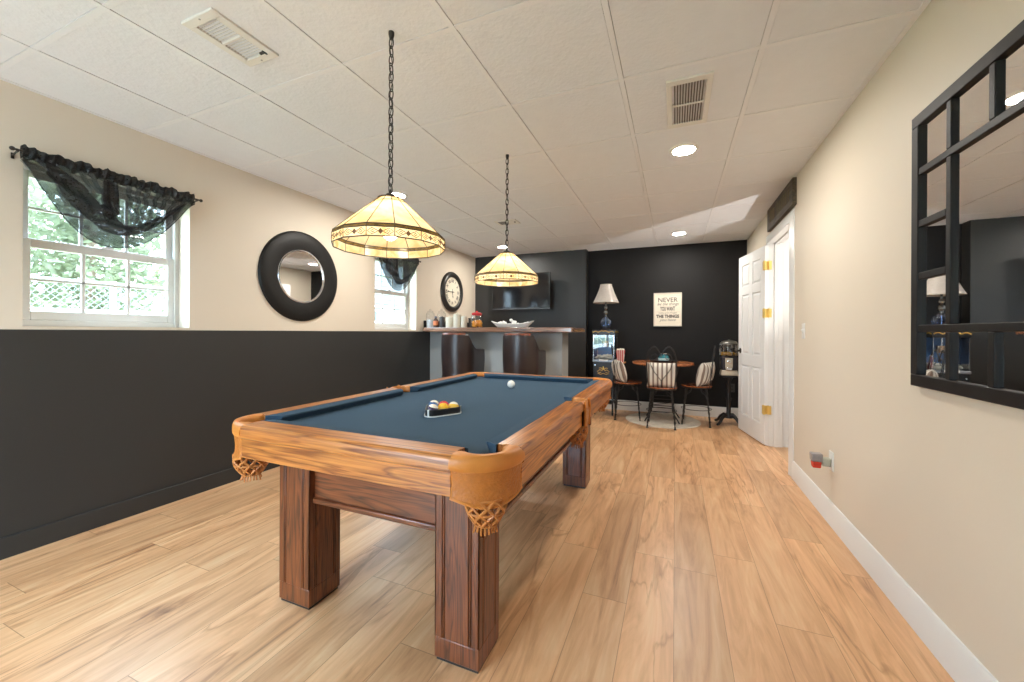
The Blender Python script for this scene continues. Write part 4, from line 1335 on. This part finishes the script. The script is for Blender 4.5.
text_geo(m, 'NEVER', .092, (0, .140), .262, TS, weight=.0005)
text_geo(m, 'let the things', .060, (0, .074), .29, TS, shear=.4)
text_geo(m, 'YOU WANT', .082, (0, .012), .20, TS, weight=.0025)
text_geo(m, 'make you forget', .028, (0, -.050), .25, TS, shear=.2)
text_geo(m, 'THE THINGS', .062, (0, -.098), .31, TS, weight=.003)
text_geo(m, 'you have', .055, (0, -.155), .22, TS, shear=.4)
for z in (.198, -.197): m.box(-.165, .165, -.0004, .0004, 0, .0005, TS @ Matrix.Translation((0, z, 0)))
m.box(-.165, .165, -.0006, .0006, 0, .0005, TS @ Matrix.Translation((0, -.032, 0)))
m.build('lettering', plain('sign_ink', srgb(66, 60, 56), .8), t, smooth=0)

# ------------------------------------------------------------------ POPCORN CART with lamp and popcorn box
CX, CY = -.935, 5.80
t = thing('popcorn_cart', 'black and gold popcorn machine with glass case on a cart', 'popcorn machine', (CX, CY, 0))
w, d = .145, .16
M_blk = plain('cart_black_enamel', (.014, .014, .014), .3)
M_gold = plain('gold_trim', srgb(206, 170, 84), .35, metal=.7)
MB().box(-w, w, -d, d, .40, .755).build('base_cabinet', M_blk, t, bevel=.004)
m = MB()
m.box(-w+.01, w-.01, -d-.004, -d+.001, .425, .735); cd = m.build('cabinet_door', M_blk, t, bevel=.003)
m = MB()
def ornament(m, y):
    dz = .045
    for sg in (-1, 1):
        m.tube([(sg*.012, y, .585+dz), (sg*.05, y, .60+dz), (sg*.085, y, .572+dz), (sg*.06, y, .556+dz), (sg*.03, y, .566+dz)], .0055, 6)
        m.tube([(sg*.01, y, .60+dz), (sg*.03, y, .625+dz), (sg*.06, y, .622+dz)], .005, 6)
        m.tube([(sg*.0, y, .55+dz), (sg*.04, y, .535+dz), (sg*.08, y, .55+dz)], .005, 6)
    m.prism([(-.014, .60+dz), (.014, .60+dz), (.006, .648+dz), (-.006, .648+dz)], 0, .004, Matrix(((1, 0, 0, 0), (0, 0, -1, y), (0, 1, 0, 0), (0, 0, 0, 1))))
ornament(m, -d-.006)
m.build('gold_emblem', M_gold, cd)
m = MB()
for sx in (-1, 1):
    for z in (.455, .705): m.lathe([(0, 0), (.009, 0), (.009, .004), (0, .005)], (0, 0, 0), 12, T=Matrix.Translation((sx*(w-.028), -d-.003, z)) @ Matrix.Rotation(radians(90), 4, 'X'), cap=False)
m.build('corner_stud', M_chrome, cd)
MB().box(-w-.008, w+.008, -d-.008, d+.008, .755, .785).build('deck', plain('cart_steel', srgb(150, 152, 156), .3, metal=.8), t, bevel=.004)
MB().box(-.06, .06, -d-.022, -d+.002, .768, .79).build('crumb_drawer', M_white, t, bevel=.003)
m = MB(); e = .006
for sx in (-1, 1):
    for sy in (-1, 1): m.box(sx*w-e if sx > 0 else -w, w if sx > 0 else -w+e, (d-e if sy > 0 else -d), (d if sy > 0 else -d+e), .785, 1.135)
m.build('corner_post', M_chrome, t)
m = MB(); g = .002
m.box(-w+e, w-e, -d+.001, -d+.001+g, .785, 1.135); m.box(-w+.001, -w+.001+g, -d+e, d-e, .785, 1.135); m.box(w-.001-g, w-.001, -d+e, d-e, .785, 1.135)
m.build('glass_case', M_jar, t, smooth=0)
MB().box(-w+e, w-e, d-.012, d-.004, .785, 1.135).build('back_panel', plain('case_blue_back', srgb(70, 110, 160), .35), t, smooth=0)
m = MB(); m.lathe([(0, .965), (.045, .965), (.052, .975), (.052, 1.035), (.056, 1.04), (.056, 1.046), (0, 1.046)], n=28, cap=False); m.cyl((0, 0, 1.046), (0, 0, 1.135), .006); m.cyl((-.05, 0, 1.05), (-.09, 0, 1.09), .004)
m.build('kettle', M_chrome, t)
m = MB(); rn = random.Random(8)
for k in range(150): m.ball((rn.uniform(-w+.03, w-.03), rn.uniform(-d+.03, d-.03), .792+rn.random()*.05), rn.uniform(.010, .016), 7, 5)
o = m.build('popped_corn', plain('popcorn_white', srgb(216, 214, 206), .8, noise=.1, nscale=50), t, smooth=60); o['kind'] = 'stuff'
MB().box(-w-.012, w+.012, -d-.012, d+.012, 1.135, 1.208).build('canopy', M_blk, t, bevel=.005)
m = MB(); pts = []
for i in range(33):
    x = -w-.002+(2*w+.004)*i/32; pts.append((x, -d-.0135, 1.172+.016*abs(sin(i/32*pi*4))+(.012 if 12 < i < 20 else 0)))
m.tube(pts, .006, 6)
pts = [(w+.0135, -d+2*d*i/24, 1.172+.014*abs(sin(i/24*pi*3))) for i in range(25)]
m.tube(pts, .006, 6); m.build('gold_scroll', M_gold, t)
m = MB(); m.box(w+.012, w+.135, -.12, .10, .735, .752); sh = m.build('side_shelf', wood('shelf_orange_wood', srgb(214, 150, 70), srgb(196, 128, 52), srgb(150, 90, 34), axis='Y'), t, bevel=.003)
for sx in (-1, 1):
    for sy in (-1, 1):
        MB().box(sx*(w-.02)-.012, sx*(w-.02)+.012, sy*(d-.02)-.012, sy*(d-.02)+.012, .03, .40).build('leg', M_blk, t, bevel=.002)
MB().box(-w+.02, w-.02, -d+.02, d-.02, .16, .175).build('lower_shelf', M_blk, t, bevel=.002)
m = MB()
for sy in (-1, 1):
    for sx in (-1, 1):
        m.lathe([(.0, -.008), (.026, -.008), (.03, 0), (.026, .008), (0, .008)], n=24, T=Matrix.Translation((sx*(w-.02), sy*(d-.02), .030)) @ Matrix.Rotation(radians(90), 4, 'Y'), cap=False)
m.build('caster', M_black_metal, t)
# popcorn carton
PX, PYY = CX+w+.072, CY-.02
t = thing('popcorn_box', 'red and white striped popcorn carton on the side shelf of the cart', 'popcorn box', (PX, PYY, .752))
M_rw = stripes('popcorn_stripes', srgb(226, 208, 200), srgb(196, 64, 60), .026, .55, 0)
m = MB(); 
a, b = (.040, .030), (.058, .042)
vs = [(-a[0], -a[1], 0), (a[0], -a[1], 0), (a[0], a[1], 0), (-a[0], a[1], 0), (-b[0], -b[1], .17), (b[0], -b[1], .17), (b[0], b[1], .17), (-b[0], b[1], .17)]
m.add(vs, [(0, 3, 2, 1), (0, 1, 5, 4), (1, 2, 6, 5), (2, 3, 7, 6), (3, 0, 4, 7)])
m.build('carton', M_rw, t, smooth=0, solid=.002)
m = MB(); rn = random.Random(4)
for k in range(40): m.ball((rn.uniform(-.046, .046), rn.uniform(-.03, .03), .155+rn.random()*.03), .012, 7, 5)
o = m.build('popped_corn', plain('popcorn_cream', srgb(240, 234, 214), .8), t, smooth=60); o['kind'] = 'stuff'
# table lamp on the cart
t = thing('table_lamp', 'table lamp with blue glass base and off-white bell shade on the popcorn machine', 'lamp', (CX+.005, CY, 1.208))
M_bgl = plain('blue_glass', srgb(58, 84, 124), .06, noise=.25, nscale=12, coat=1.0)
m_, nt, out = new_mat('clear_blue_glass')
tr = N(nt, 'ShaderNodeBsdfTransparent'); tr.inputs[0].default_value = (.42, .56, .78, 1)
gl = N(nt, 'ShaderNodeBsdfGlossy'); gl.inputs['Roughness'].default_value = .03; gl.inputs[0].default_value = (.9, .95, 1, 1)
lw = N(nt, 'ShaderNodeLayerWeight', i_Blend=.45); mx = N(nt, 'ShaderNodeMixShader')
L(nt, lw, 'Facing', mx, 0); L(nt, tr, 0, mx, 1); L(nt, gl, 0, mx, 2); L(nt, mx, 0, out, 'Surface')
M_bgl = m_
MB().lathe([(0, 0), (.062, 0), (.066, .008), (.055, .016), (.03, .02), (0, .02)], n=32, cap=False).build('foot', M_bronze, t)
prof = [(.025, .018)]+[(.083*sin(a), .108-.083*cos(a)*1.05) for a in [radians(20+140*i/16) for i in range(17)]]
MB().lathe(prof, n=40, cap=False).build('glass_globe', M_bgl, t)
MB().lathe([(.03, .188), (.02, .20), (.016, .21), (.034, .235), (.038, .25), (.03, .27), (.014, .285), (.026, .305), (.030, .32), (.022, .338), (.012, .348), (.010, .40), (0, .40)], n=28, cap=False).build('stem', plain('smoked_silver', srgb(120, 124, 124), .2, metal=.8), t)
MB().cyl((0, 0, .02), (0, 0, .19), .006).build('inner_rod', M_chrome, t)
prof = []
for i in range(13):
    s = i/12; r = .080+(.182-.080)*(s**1.25); prof.append((r, .655-.262*s))
def octo(prof, n=8):
    m = MB(); return m.lathe(prof, n=48, cap=False)
M_lsh = lampglass('linen_shade', srgb(216, 208, 200), srgb(226, 218, 210), 40, .35)
shd = octo(prof).build('lamp_shade', M_lsh, t, smooth=60, solid=.003)
m = MB()
for rr, zz in ((.081, .655), (.183, .393)): m.tube([(rr*cos(2*pi*i/48), rr*sin(2*pi*i/48), zz) for i in range(48)], .0035, 6, closed=True)
m.build('shade_trim', plain('shade_trim_cloth', srgb(206, 196, 182), .8), shd)
m = MB()
for k in range(3):
    a = 2*pi*k/3; m.tube([(0, 0, .64), (.08*cos(a), .08*sin(a), .645)], .002, 5)
m.cyl((0, 0, .40), (0, 0, .665), .004); m.build('harp', M_bronze, t)

# ------------------------------------------------------------------ BISTRO SET
BX, BY = -.155, 5.62
o = MB().lathe([(0, 0), (.468, 0), (.472, .004), (.468, .009), (0, .010)], n=64, cap=False).build('round_rug', plain('grey_beige_rug', srgb(222, 212, 196), .95, noise=.25, nscale=24, bump=.4, bscale=200), None)
o.location = (BX, BY+.02, 0); tag(o, 'round grey-beige rug under the bistro table', 'rug')
t = thing('bistro_table', 'round wooden bistro table on a black wire base in front of the back wall', 'table', (BX, BY, 0.010))
BT = .028
M_bw = wood('bistro_wood', srgb(196, 122, 72), srgb(170, 98, 54), srgb(120, 64, 34), axis='X', rough=.25)
MB().lathe([(0, .738), (.36, .738), (.382, .746), (.388, .758), (.382, .772), (0, .774)], n=64, cap=False).build('tabletop', M_bw, t)
m = MB(); m.tube([(.30*cos(2*pi*i/40), .30*sin(2*pi*i/40), .734) for i in range(40)], .006, 6, closed=True)
for a in range(2):
    c, s = cos(a*pi/2+.785), sin(a*pi/2+.785); m.tube([(-.30*c, -.30*s, .734), (.30*c, .30*s, .734)], .006, 6)
m.build('apron_ring', M_black_metal, t)
for sx in (-1, 1):
    for sy in (-1, 1):
        MB().tube([(sx*.20, sy*.20, .734), (sx*.115, sy*.14, .42), (sx*.13, sy*.15, .14), (sx*.21, sy*.19, 0.006)], .009, 8).build('leg', M_black_metal, t)
m = MB()
for z, rx in ((.135, .135), (.215, .128), (.30, .122)):
    for sy in (-1, 1): m.tube([(-rx, sy*.148, z), (rx, sy*.148, z)], .005, 6)
for sx in (-1, 1): m.tube([(sx*.125, -.15, .215), (sx*.125, .15, .215)], .005, 6)
m.tube([(-.125, -.148, .215), (.125, .148, .215)], .004, 6)
m.build('rung', M_black_metal, t)
# tray and jar on the table
t2 = thing('serving_tray', 'black round tray in the middle of the bistro table', 'tray', (BX+.01, BY, .784))
MB().lathe([(0, 0), (.15, 0), (.168, .018), (.172, .022), (.166, .022), (.148, .006), (0, .005)], n=40, cap=False).build('tray', M_black_metal, t2)
m = MB()
for sg in (-1, 1): m.tube([(sg*.165, -.03, .018), (sg*.182, -.02, .026), (sg*.182, .02, .026), (sg*.165, .03, .018)], .004, 6)
m.build('handle', M_black_metal, t2)
t3 = thing('glass_jar', 'rounded teal glass jar standing on the black tray of the bistro table', 'jar', (BX+.015, BY, .789))
MB().lathe([(0, 0), (.05, 0), (.066, .02), (.070, .045), (.058, .075), (.044, .088), (.046, .096), (.050, .10)], n=32, cap=False).build('body', plain('teal_glass', srgb(40, 120, 130), .08, noise=.2, nscale=20, coat=1), t3)
MB().lathe([(.067, .016), (.0712, .034), (.0712, .048)], n=32, cap=False).build('pale_band', plain('pale_glass_band', srgb(200, 216, 212), .3, noise=.3, nscale=30), t3)
MB().lathe([(0, .104), (.046, .104), (.050, .10), (.050, .112), (0, .114)], n=28, cap=False).build('lid', M_chrome, t3)

# parlor chairs
M_seat = wood('parlor_seat_wood', srgb(188, 112, 66), srgb(158, 88, 50), srgb(110, 58, 32), axis='X', rough=.25)
def make_chair(label, loc, rot):
    t = thing('parlor_chair', label, 'chair', loc, rot, 'wire-back parlor chairs around the bistro table')
    SZ = .502
    MB().lathe([(0, SZ-.022), (.165, SZ-.022), (.182, SZ-.016), (.186, SZ-.008), (.182, SZ), (0, SZ-.002)], n=48, cap=False).build('seat', M_seat, t)
    MB().tube([(.17*cos(2*pi*i/36), .17*sin(2*pi*i/36), SZ-.028) for i in range(36)], .006, 6, closed=True).build('seat_ring', M_black_metal, t)
    for sx in (-1, 1):
        for sy in (-1, 1):
            top = (sx*.118, sy*.118, SZ-.028); foot = (sx*.160, sy*.160, .0)
            m = MB(); n = 26
            for ph in (0, pi):
                pts = []
                for i in range(n+1):
                    s = i/n; a = ph+s*2*pi*3.5; rr = .0055
                    pts.append((top[0]+(foot[0]-top[0])*s+rr*cos(a), top[1]+(foot[1]-top[1])*s+rr*sin(a), top[2]+(.012-top[2])*s))
                m.tube(pts, .0052, 6)
            m.lathe([(0, 0), (.017, 0), (.016, .006), (.008, .014), (.0, .02)], (foot[0], foot[1], 0), 14, cap=False)
            # curled brace under the seat
            m.tube([(sx*.128, sy*.128, .33), (sx*.105, sy*.118, .39), (sx*.065, sy*.105, .42), (sx*.045, sy*.10, SZ-.03)], .004, 6)
            m.tube([(sx*.128, sy*.128, .33), (sx*.118, sy*.105, .39), (sx*.105, sy*.065, .42), (sx*.10, sy*.045, SZ-.03)], .004, 6)
            m.build('leg', M_black_metal, t)
    m = MB()
    m.tube([(.140*cos(2*pi*i/36)*1.27, .140*sin(2*pi*i/36)*1.27, .20) for i in range(36)], .0042, 6, closed=True)
    m.build('stretcher_ring', M_black_metal, t)
    # heart back at -y, leaning slightly back
    def B(x, z): return (x, -.150-.10*(z-SZ)-.02*(1-abs(x)/.2), z)
    def spl(P, n=8):
        out = []
        for i in range(len(P)-1):
            p0 = P[max(i-1, 0)]; p1 = P[i]; p2 = P[i+1]; p3 = P[min(i+2, len(P)-1)]
            for k in range(n):
                s = k/n
                out.append(tuple(.5*((2*p1[j])+(-p0[j]+p2[j])*s+(2*p0[j]-5*p1[j]+4*p2[j]-p3[j])*s*s+(-p0[j]+3*p1[j]-3*p2[j]+p3[j])*s**3) for j in range(2)))
        out.append(P[-1]); return out
    m = MB()
    for sg in (-1, 1):
        for rr, du in ((.0055, 0), (.004, .010)):
            path = spl([(sg*.145, SZ-.03), (sg*(.168-du), SZ+.14), (sg*(.172-du), SZ+.32), (sg*(.145-du), SZ+.45-du), (sg*.085, SZ+.505-du), (sg*.030, SZ+.455-du), (sg*.004, SZ+.385-du)])
            m.tube([B(*p) for p in path], rr, 6)
    m.build('back_hoop', M_black_metal, t)
    m = MB()
    m.tube([B(0, SZ-.02), B(0, SZ+.085)], .0055, 6)
    for sg in (-1, 1):
        path = spl([(0, SZ+.085), (sg*.05, SZ+.15), (sg*.10, SZ+.225), (sg*.125, SZ+.31), (sg*.105, SZ+.395), (sg*.06, SZ+.41), (sg*.045, SZ+.37), (sg*.07, SZ+.345)])
        m.tube([B(*p) for p in path], .0045, 6)
    m.build('back_scroll', M_black_metal, t)
    return t
ch = make_chair('black wire parlor chair with its scrolled back toward us, in front of the table', (BX, 5.30, .0), 0)
copy_tree(ch, None, 'black wire parlor chair between the popcorn machine and the bistro table', (-.60, 5.60, .0), radians(-84))
copy_tree(ch, None, 'black wire parlor chair on the gumball machine side of the bistro table', (.255, 5.62, .0), radians(86))
M_pil = stripes('pillow_stripes', srgb(226, 220, 208), srgb(136, 120, 108), .052, .40, 0)
def make_pillow(label, loc, rotz, lean):
    hw, hh, dp = .165, .150, .075
    def f(sg):
        def fn(u, v):
            a, b = 2*u-1, 2*v-1
            k = (max(0, (1-abs(a)**2.6))*max(0, (1-abs(b)**2.6)))**.55
            pin = 1-.05*(1-abs(b))**1*abs(a)**4-.0
            x = a*hw*(1-.06*(1-b*b)*0+.03*abs(a*b)); z = b*hh*(1+.03*abs(a*b))
            return (x, sg*dp*k, z+hh)
        return fn
    m = MB(); m.surf(f(1), 26, 26); m.surf(f(-1), 26, 26)
    o = m.build('throw_pillow', M_pil, None, smooth=80)
    o.location = loc; o.rotation_euler = (lean, 0, rotz)
    tag(o, label, 'pillow', 'striped pillows on the parlor chairs'); return o
SZ = .502
make_pillow('striped pillow on the chair in front of the bistro table, behind its wire back', (BX, 5.225, SZ), 0, radians(8))
make_pillow('brown and cream striped pillow on the chair beside the popcorn machine', (-.60-.075, 5.585, SZ), radians(-64), radians(15))
make_pillow('brown and cream striped pillow on the chair beside the gumball machine', (.255+.075, 5.605, SZ), radians(62), radians(13))

# ------------------------------------------------------------------ GUMBALL MACHINE
t = thing('gumball_machine', 'gumball machine with glass globe on a black cast-iron stand beside the open door', 'gumball machine', (.637, 5.74, 0))
m = MB()
m.lathe([(0, .085), (.05, .085), (.045, .12), (.026, .15), (.024, .30), (.034, .33), (.024, .36), (.024, .56), (.05, .60), (.11, .615), (.11, .632), (0, .632)], n=28, cap=False)
m.build('post', M_black_metal, t)
for k in range(4):
    a = pi/4+k*pi/2; c, s = cos(a), sin(a)
    MB().tube([(.02*c, .02*s, .115), (.07*c, .07*s, .12), (.12*c, .12*s, .085), (.155*c, .155*s, .035), (.175*c, .175*s, .022), (.20*c, .20*s, .014)], .018, 10, radii=[.02, .022, .02, .017, .016, .014]).build('foot', M_black_metal, t)
M_body = plain('gumball_cream_metal', srgb(196, 184, 164), .35, metal=.4)
MB().frust((0, 0), (.20, .19), .632, (0, 0), (.18, .17), .70).build('base_plate', M_body, t, bevel=.008)
MB().frust((0, 0), (.175, .165), .70, (0, 0), (.175, .165), .875).build('coin_box', plain('gumball_dark_side', srgb(44, 40, 46), .3), t, bevel=.012)
m = MB(); m.box(-.05, .035, -.098, -.08, .745, .855); m.frust((-.008, -.09), (.065, .03), .70, (-.008, -.092), (.085, .03), .75)
m.build('coin_mechanism', M_body, t, bevel=.005)
m = MB(); T = Matrix.Translation((-.008, -.098, .81)) @ Matrix.Rotation(radians(90), 4, 'X')
m.lathe([(0, .03), (.012, .03), (.014, .012), (.022, .010), (.024, 0)], n=20, T=T, cap=False); m.box(-.03, .014, -.128, -.120, .806, .814)
m.build('turn_handle', M_chrome, t, bevel=.001)
MB().box(-.035, .02, -.118, -.10, .705, .735).build('chute_flap', M_chrome, t, bevel=.003)
MB().lathe([(.088, .875), (.102, .89), (.106, .93), (.106, 1.0), (.100, 1.03), (.088, 1.045)], n=40, cap=False).build('glass_globe', glass('gumball_glass', (.62, .62, .62), 2.2, .03), t)
m = MB()
for k in range(14):
    a = 2*pi*k/14; m.tube([(.103*cos(a), .103*sin(a), .89), (.1075*cos(a), .1075*sin(a), .95), (.102*cos(a), .102*sin(a), 1.028)], .0022, 5)
m.build('globe_ribs', M_chrome, t)
MB().lathe([(.104, 1.028), (.10, 1.045), (.08, 1.066), (.04, 1.078), (.012, 1.08), (.012, 1.09), (0, 1.092)], n=40, cap=False).build('lid', plain('dull_steel', srgb(116, 114, 108), .3, metal=.8), t)
m = MB(); rn = random.Random(2)
for k in range(130):
    a = rn.uniform(0, 2*pi); rr = .088*sqrt(rn.random()); m.ball((rr*cos(a), rr*sin(a), .892+rn.random()*.03), .011, 8, 6)
o = m.build('gumballs', plain('yellow_gumballs', srgb(226, 170, 50), .3, noise=.3, nscale=50), None, smooth=60)
o.location = (.637, 5.74, 0); tag(o, 'yellow gumballs heaped in the bottom of the gumball machine globe', 'gumballs', kind='stuff')

# ------------------------------------------------------------------ OUTSIDE the windows
M_conc = plain('pale_concrete', srgb(170, 170, 166), .8, noise=.05, nscale=2)
struct(MB().box(-30, XL-.25, -14, 30, .6, .85).build('ground', plain('lawn', srgb(150, 160, 120), .9, noise=.2, nscale=2), smooth=0))
o = MB().box(-6.9, -6.6, -3, 12, .85, 1.42).build('retaining_wall', M_conc, None, bevel=.01)
tag(o, 'low pale concrete wall below the chain-link fence outside the windows', 'wall')
t = thing('chain_link_fence', 'grey chain-link fence seen outside through the lower window panes', 'fence', (-6.75, 0, 1.42))
M_wire = plain('galvanised_wire', srgb(128, 132, 132), .45, metal=.3)
for y in (-1.2, 1.0, 2.75, 3.45, 5.2, 7.5, 9.8): MB().cyl((0, y, 0), (0, y, .38), .032 if y == 2.75 else .024, n=12).build('post', M_conc, t)
MB().cyl((0, -1.5, .35), (0, 10, .35), .016, n=10).build('top_rail', M_wire, t)
m = MB(); p_ = .075; hgt = .34
n = int(11.5/p_)
for k in range(-5, n):
    y = -1.5+k*p_
    for sg in (1, -1):
        y2 = y+hgt if sg > 0 else y
        m.tube([(0, y if sg > 0 else y+hgt, .005), (0, y2, .005+hgt)], .0024, 3)
m.build('wire_mesh', M_wire, t)
def leafy(x, y, z, r, h, label, seed, col, name='tree'):
    rn = random.Random(seed)
    t = thing(name, label, 'tree', (x, y, .85))
    m = MB(); m.tube([(0, 0, 0), (.05, .03, h*.5), (0, 0, h)], .09, 8, radii=[.12, .08, .03]); m.build('trunk', plain('bark_%d' % seed, srgb(110, 92, 74), .9), t)
    m = MB(); vs = []; fs = []
    for k in range(4200):
        a = rn.uniform(0, 2*pi); u = rn.uniform(-1, 1); q = rn.random()**.4
        bl = 1+.28*sin(3*a+seed)*cos(4*u)
        p = Vector((r*bl*q*sqrt(1-u*u)*cos(a), r*bl*q*sqrt(1-u*u)*sin(a), z-.85+h*.5*u*q))
        if p.z < .02: continue
        d = Vector((rn.gauss(0, 1), rn.gauss(0, 1), rn.gauss(0, .6))).normalized(); e = d.orthogonal().normalized()
        s = rn.uniform(.05, .11); o_ = len(vs)
        vs += [p-d*s, p+e*s*.45, p+d*s, p-e*s*.45]; fs.append((o_, o_+1, o_+2, o_+3))
    m.add(vs, fs)
    m.build('foliage', lampglass('leaves_%d' % seed, col[0], col[1], 2.2, .45), t, smooth=0)
G1 = (srgb(112, 114, 78), srgb(148, 146, 104)); G2 = (srgb(104, 112, 88), srgb(136, 140, 114))
for i, (x, y, z, r, h, c, lb) in enumerate([
    (-9.0, 1.0, 2.3, 1.10, 3.6, G1, 'yellow-green leafy tree outside, first seen through the near window'),
    (-9.2, 3.4, 2.5, 1.10, 4.0, G2, 'blue-green leafy tree outside, in the middle of the near window'),
    (-9.0, 5.8, 2.3, 1.10, 3.6, G1, 'light green leafy tree outside, toward the far edge of the near window'),
    (-13.0, 2.6, 3.6, 2.1, 5.6, G2, 'tall pale tree standing behind the gap of the first two trees')]):
    leafy(x, y, z, r, h, lb, 31+i, c)
t = thing('neighbouring_house', 'pale clapboard house seen outside through the far window', 'house', (-9.0, 12.6, .85))
M_side = plain('pale_siding', srgb(92, 96, 98), .7, noise=.02)
m = MB()
m.box(-3, 0, -4.2, 4, 0, 5.0)
for k in range(33): m.box(-.05, .02, -4.2, 4, .03+k*.15, .15+k*.15)
m.build('wall', M_side, t, smooth=0)
m = MB(); m.box(.02, .06, -2.5, -1.3, .4, .95); m.box(.02, .06, -.9, .3, .4, .95); m.build('vent_panel', plain('siding_grey', srgb(66, 72, 76), .6), t)
m = MB(); m.prism([(-3.3, 5.0), (.35, 5.0), (-1.5, 6.4)], -4.5, 4.3, Matrix(((1, 0, 0, 0), (0, 0, 1, 0), (0, 1, 0, 0), (0, 0, 0, 1)))); m.build('roof', plain('roof_grey', srgb(140, 138, 136), .9), t, smooth=0)

# ------------------------------------------------------------------ LIGHT
w = bpy.data.worlds.new('sky'); SC.world = w; w.use_nodes = True
nt = w.node_tree
for n in list(nt.nodes): nt.nodes.remove(n)
out = nt.nodes.new('ShaderNodeOutputWorld'); bg = nt.nodes.new('ShaderNodeBackground')
bg.inputs[0].default_value = (0.62, 0.81, 1.0, 1)
tc = N(nt, 'ShaderNodeTexCoord'); sp = N(nt, 'ShaderNodeSeparateXYZ'); L(nt, tc, 'Generated', sp, 0)
mr = N(nt, 'ShaderNodeMapRange'); mr.inputs['From Min'].default_value = 0; mr.inputs['To Min'].default_value = SKY; mr.inputs['To Max'].default_value = SKY*2.6
L(nt, sp, 'Z', mr, 'Value'); L(nt, mr, 0, bg, 1)
nt.links.new(bg.outputs[0], out.inputs[0])
for a, b in WINS:
    l = bpy.data.lights.new('window_portal', 'AREA'); l.shape = 'RECTANGLE'; l.size = b-a; l.size_y = WZ1-WZ0
    l.cycles.is_portal = True
    o = bpy.data.objects.new('window_portal', l); COL.objects.link(o)
    o.location = (XL-.215, (a+b)/2, (WZ0+WZ1)/2); o.rotation_euler = (radians(90), 0, radians(-90))
l = bpy.data.lights.new('added_door_portal', 'AREA'); l.shape = 'RECTANGLE'; l.size = RX1-RX0; l.size_y = RZ  # guides skylight through the door added behind the camera
l.cycles.is_portal = True
o = bpy.data.objects.new('added_door_portal', l); COL.objects.link(o)
o.location = ((RX0+RX1)/2, YF-.11, RZ/2); o.rotation_euler = (radians(90), 0, 0)
# added fill light in the hall beyond the door, no fixture there
l = bpy.data.lights.new('hall_fill_light', 'POINT'); l.energy = 7; l.color = (1, .95, .88); l.shadow_soft_size = .08
o = bpy.data.objects.new('hall_fill_light', l); COL.objects.link(o); o.location = (1.75, 4.0, 2.25)
# made-up spot low in the hall, added to cast the bright ceiling patch
l = bpy.data.lights.new('ceiling_patch_spot', 'SPOT'); l.energy = 60; l.color = (1, .97, .92); l.shadow_soft_size = .02; l.spot_size = radians(50); l.spot_blend = .6
o = bpy.data.objects.new('ceiling_patch_spot', l); COL.objects.link(o); o.location = (1.82, 3.25, .25)
o.rotation_euler = (Vector((.25, 4.75, 2.44))-Vector((1.82, 3.25, .25))).to_track_quat('-Z', 'Y').to_euler()
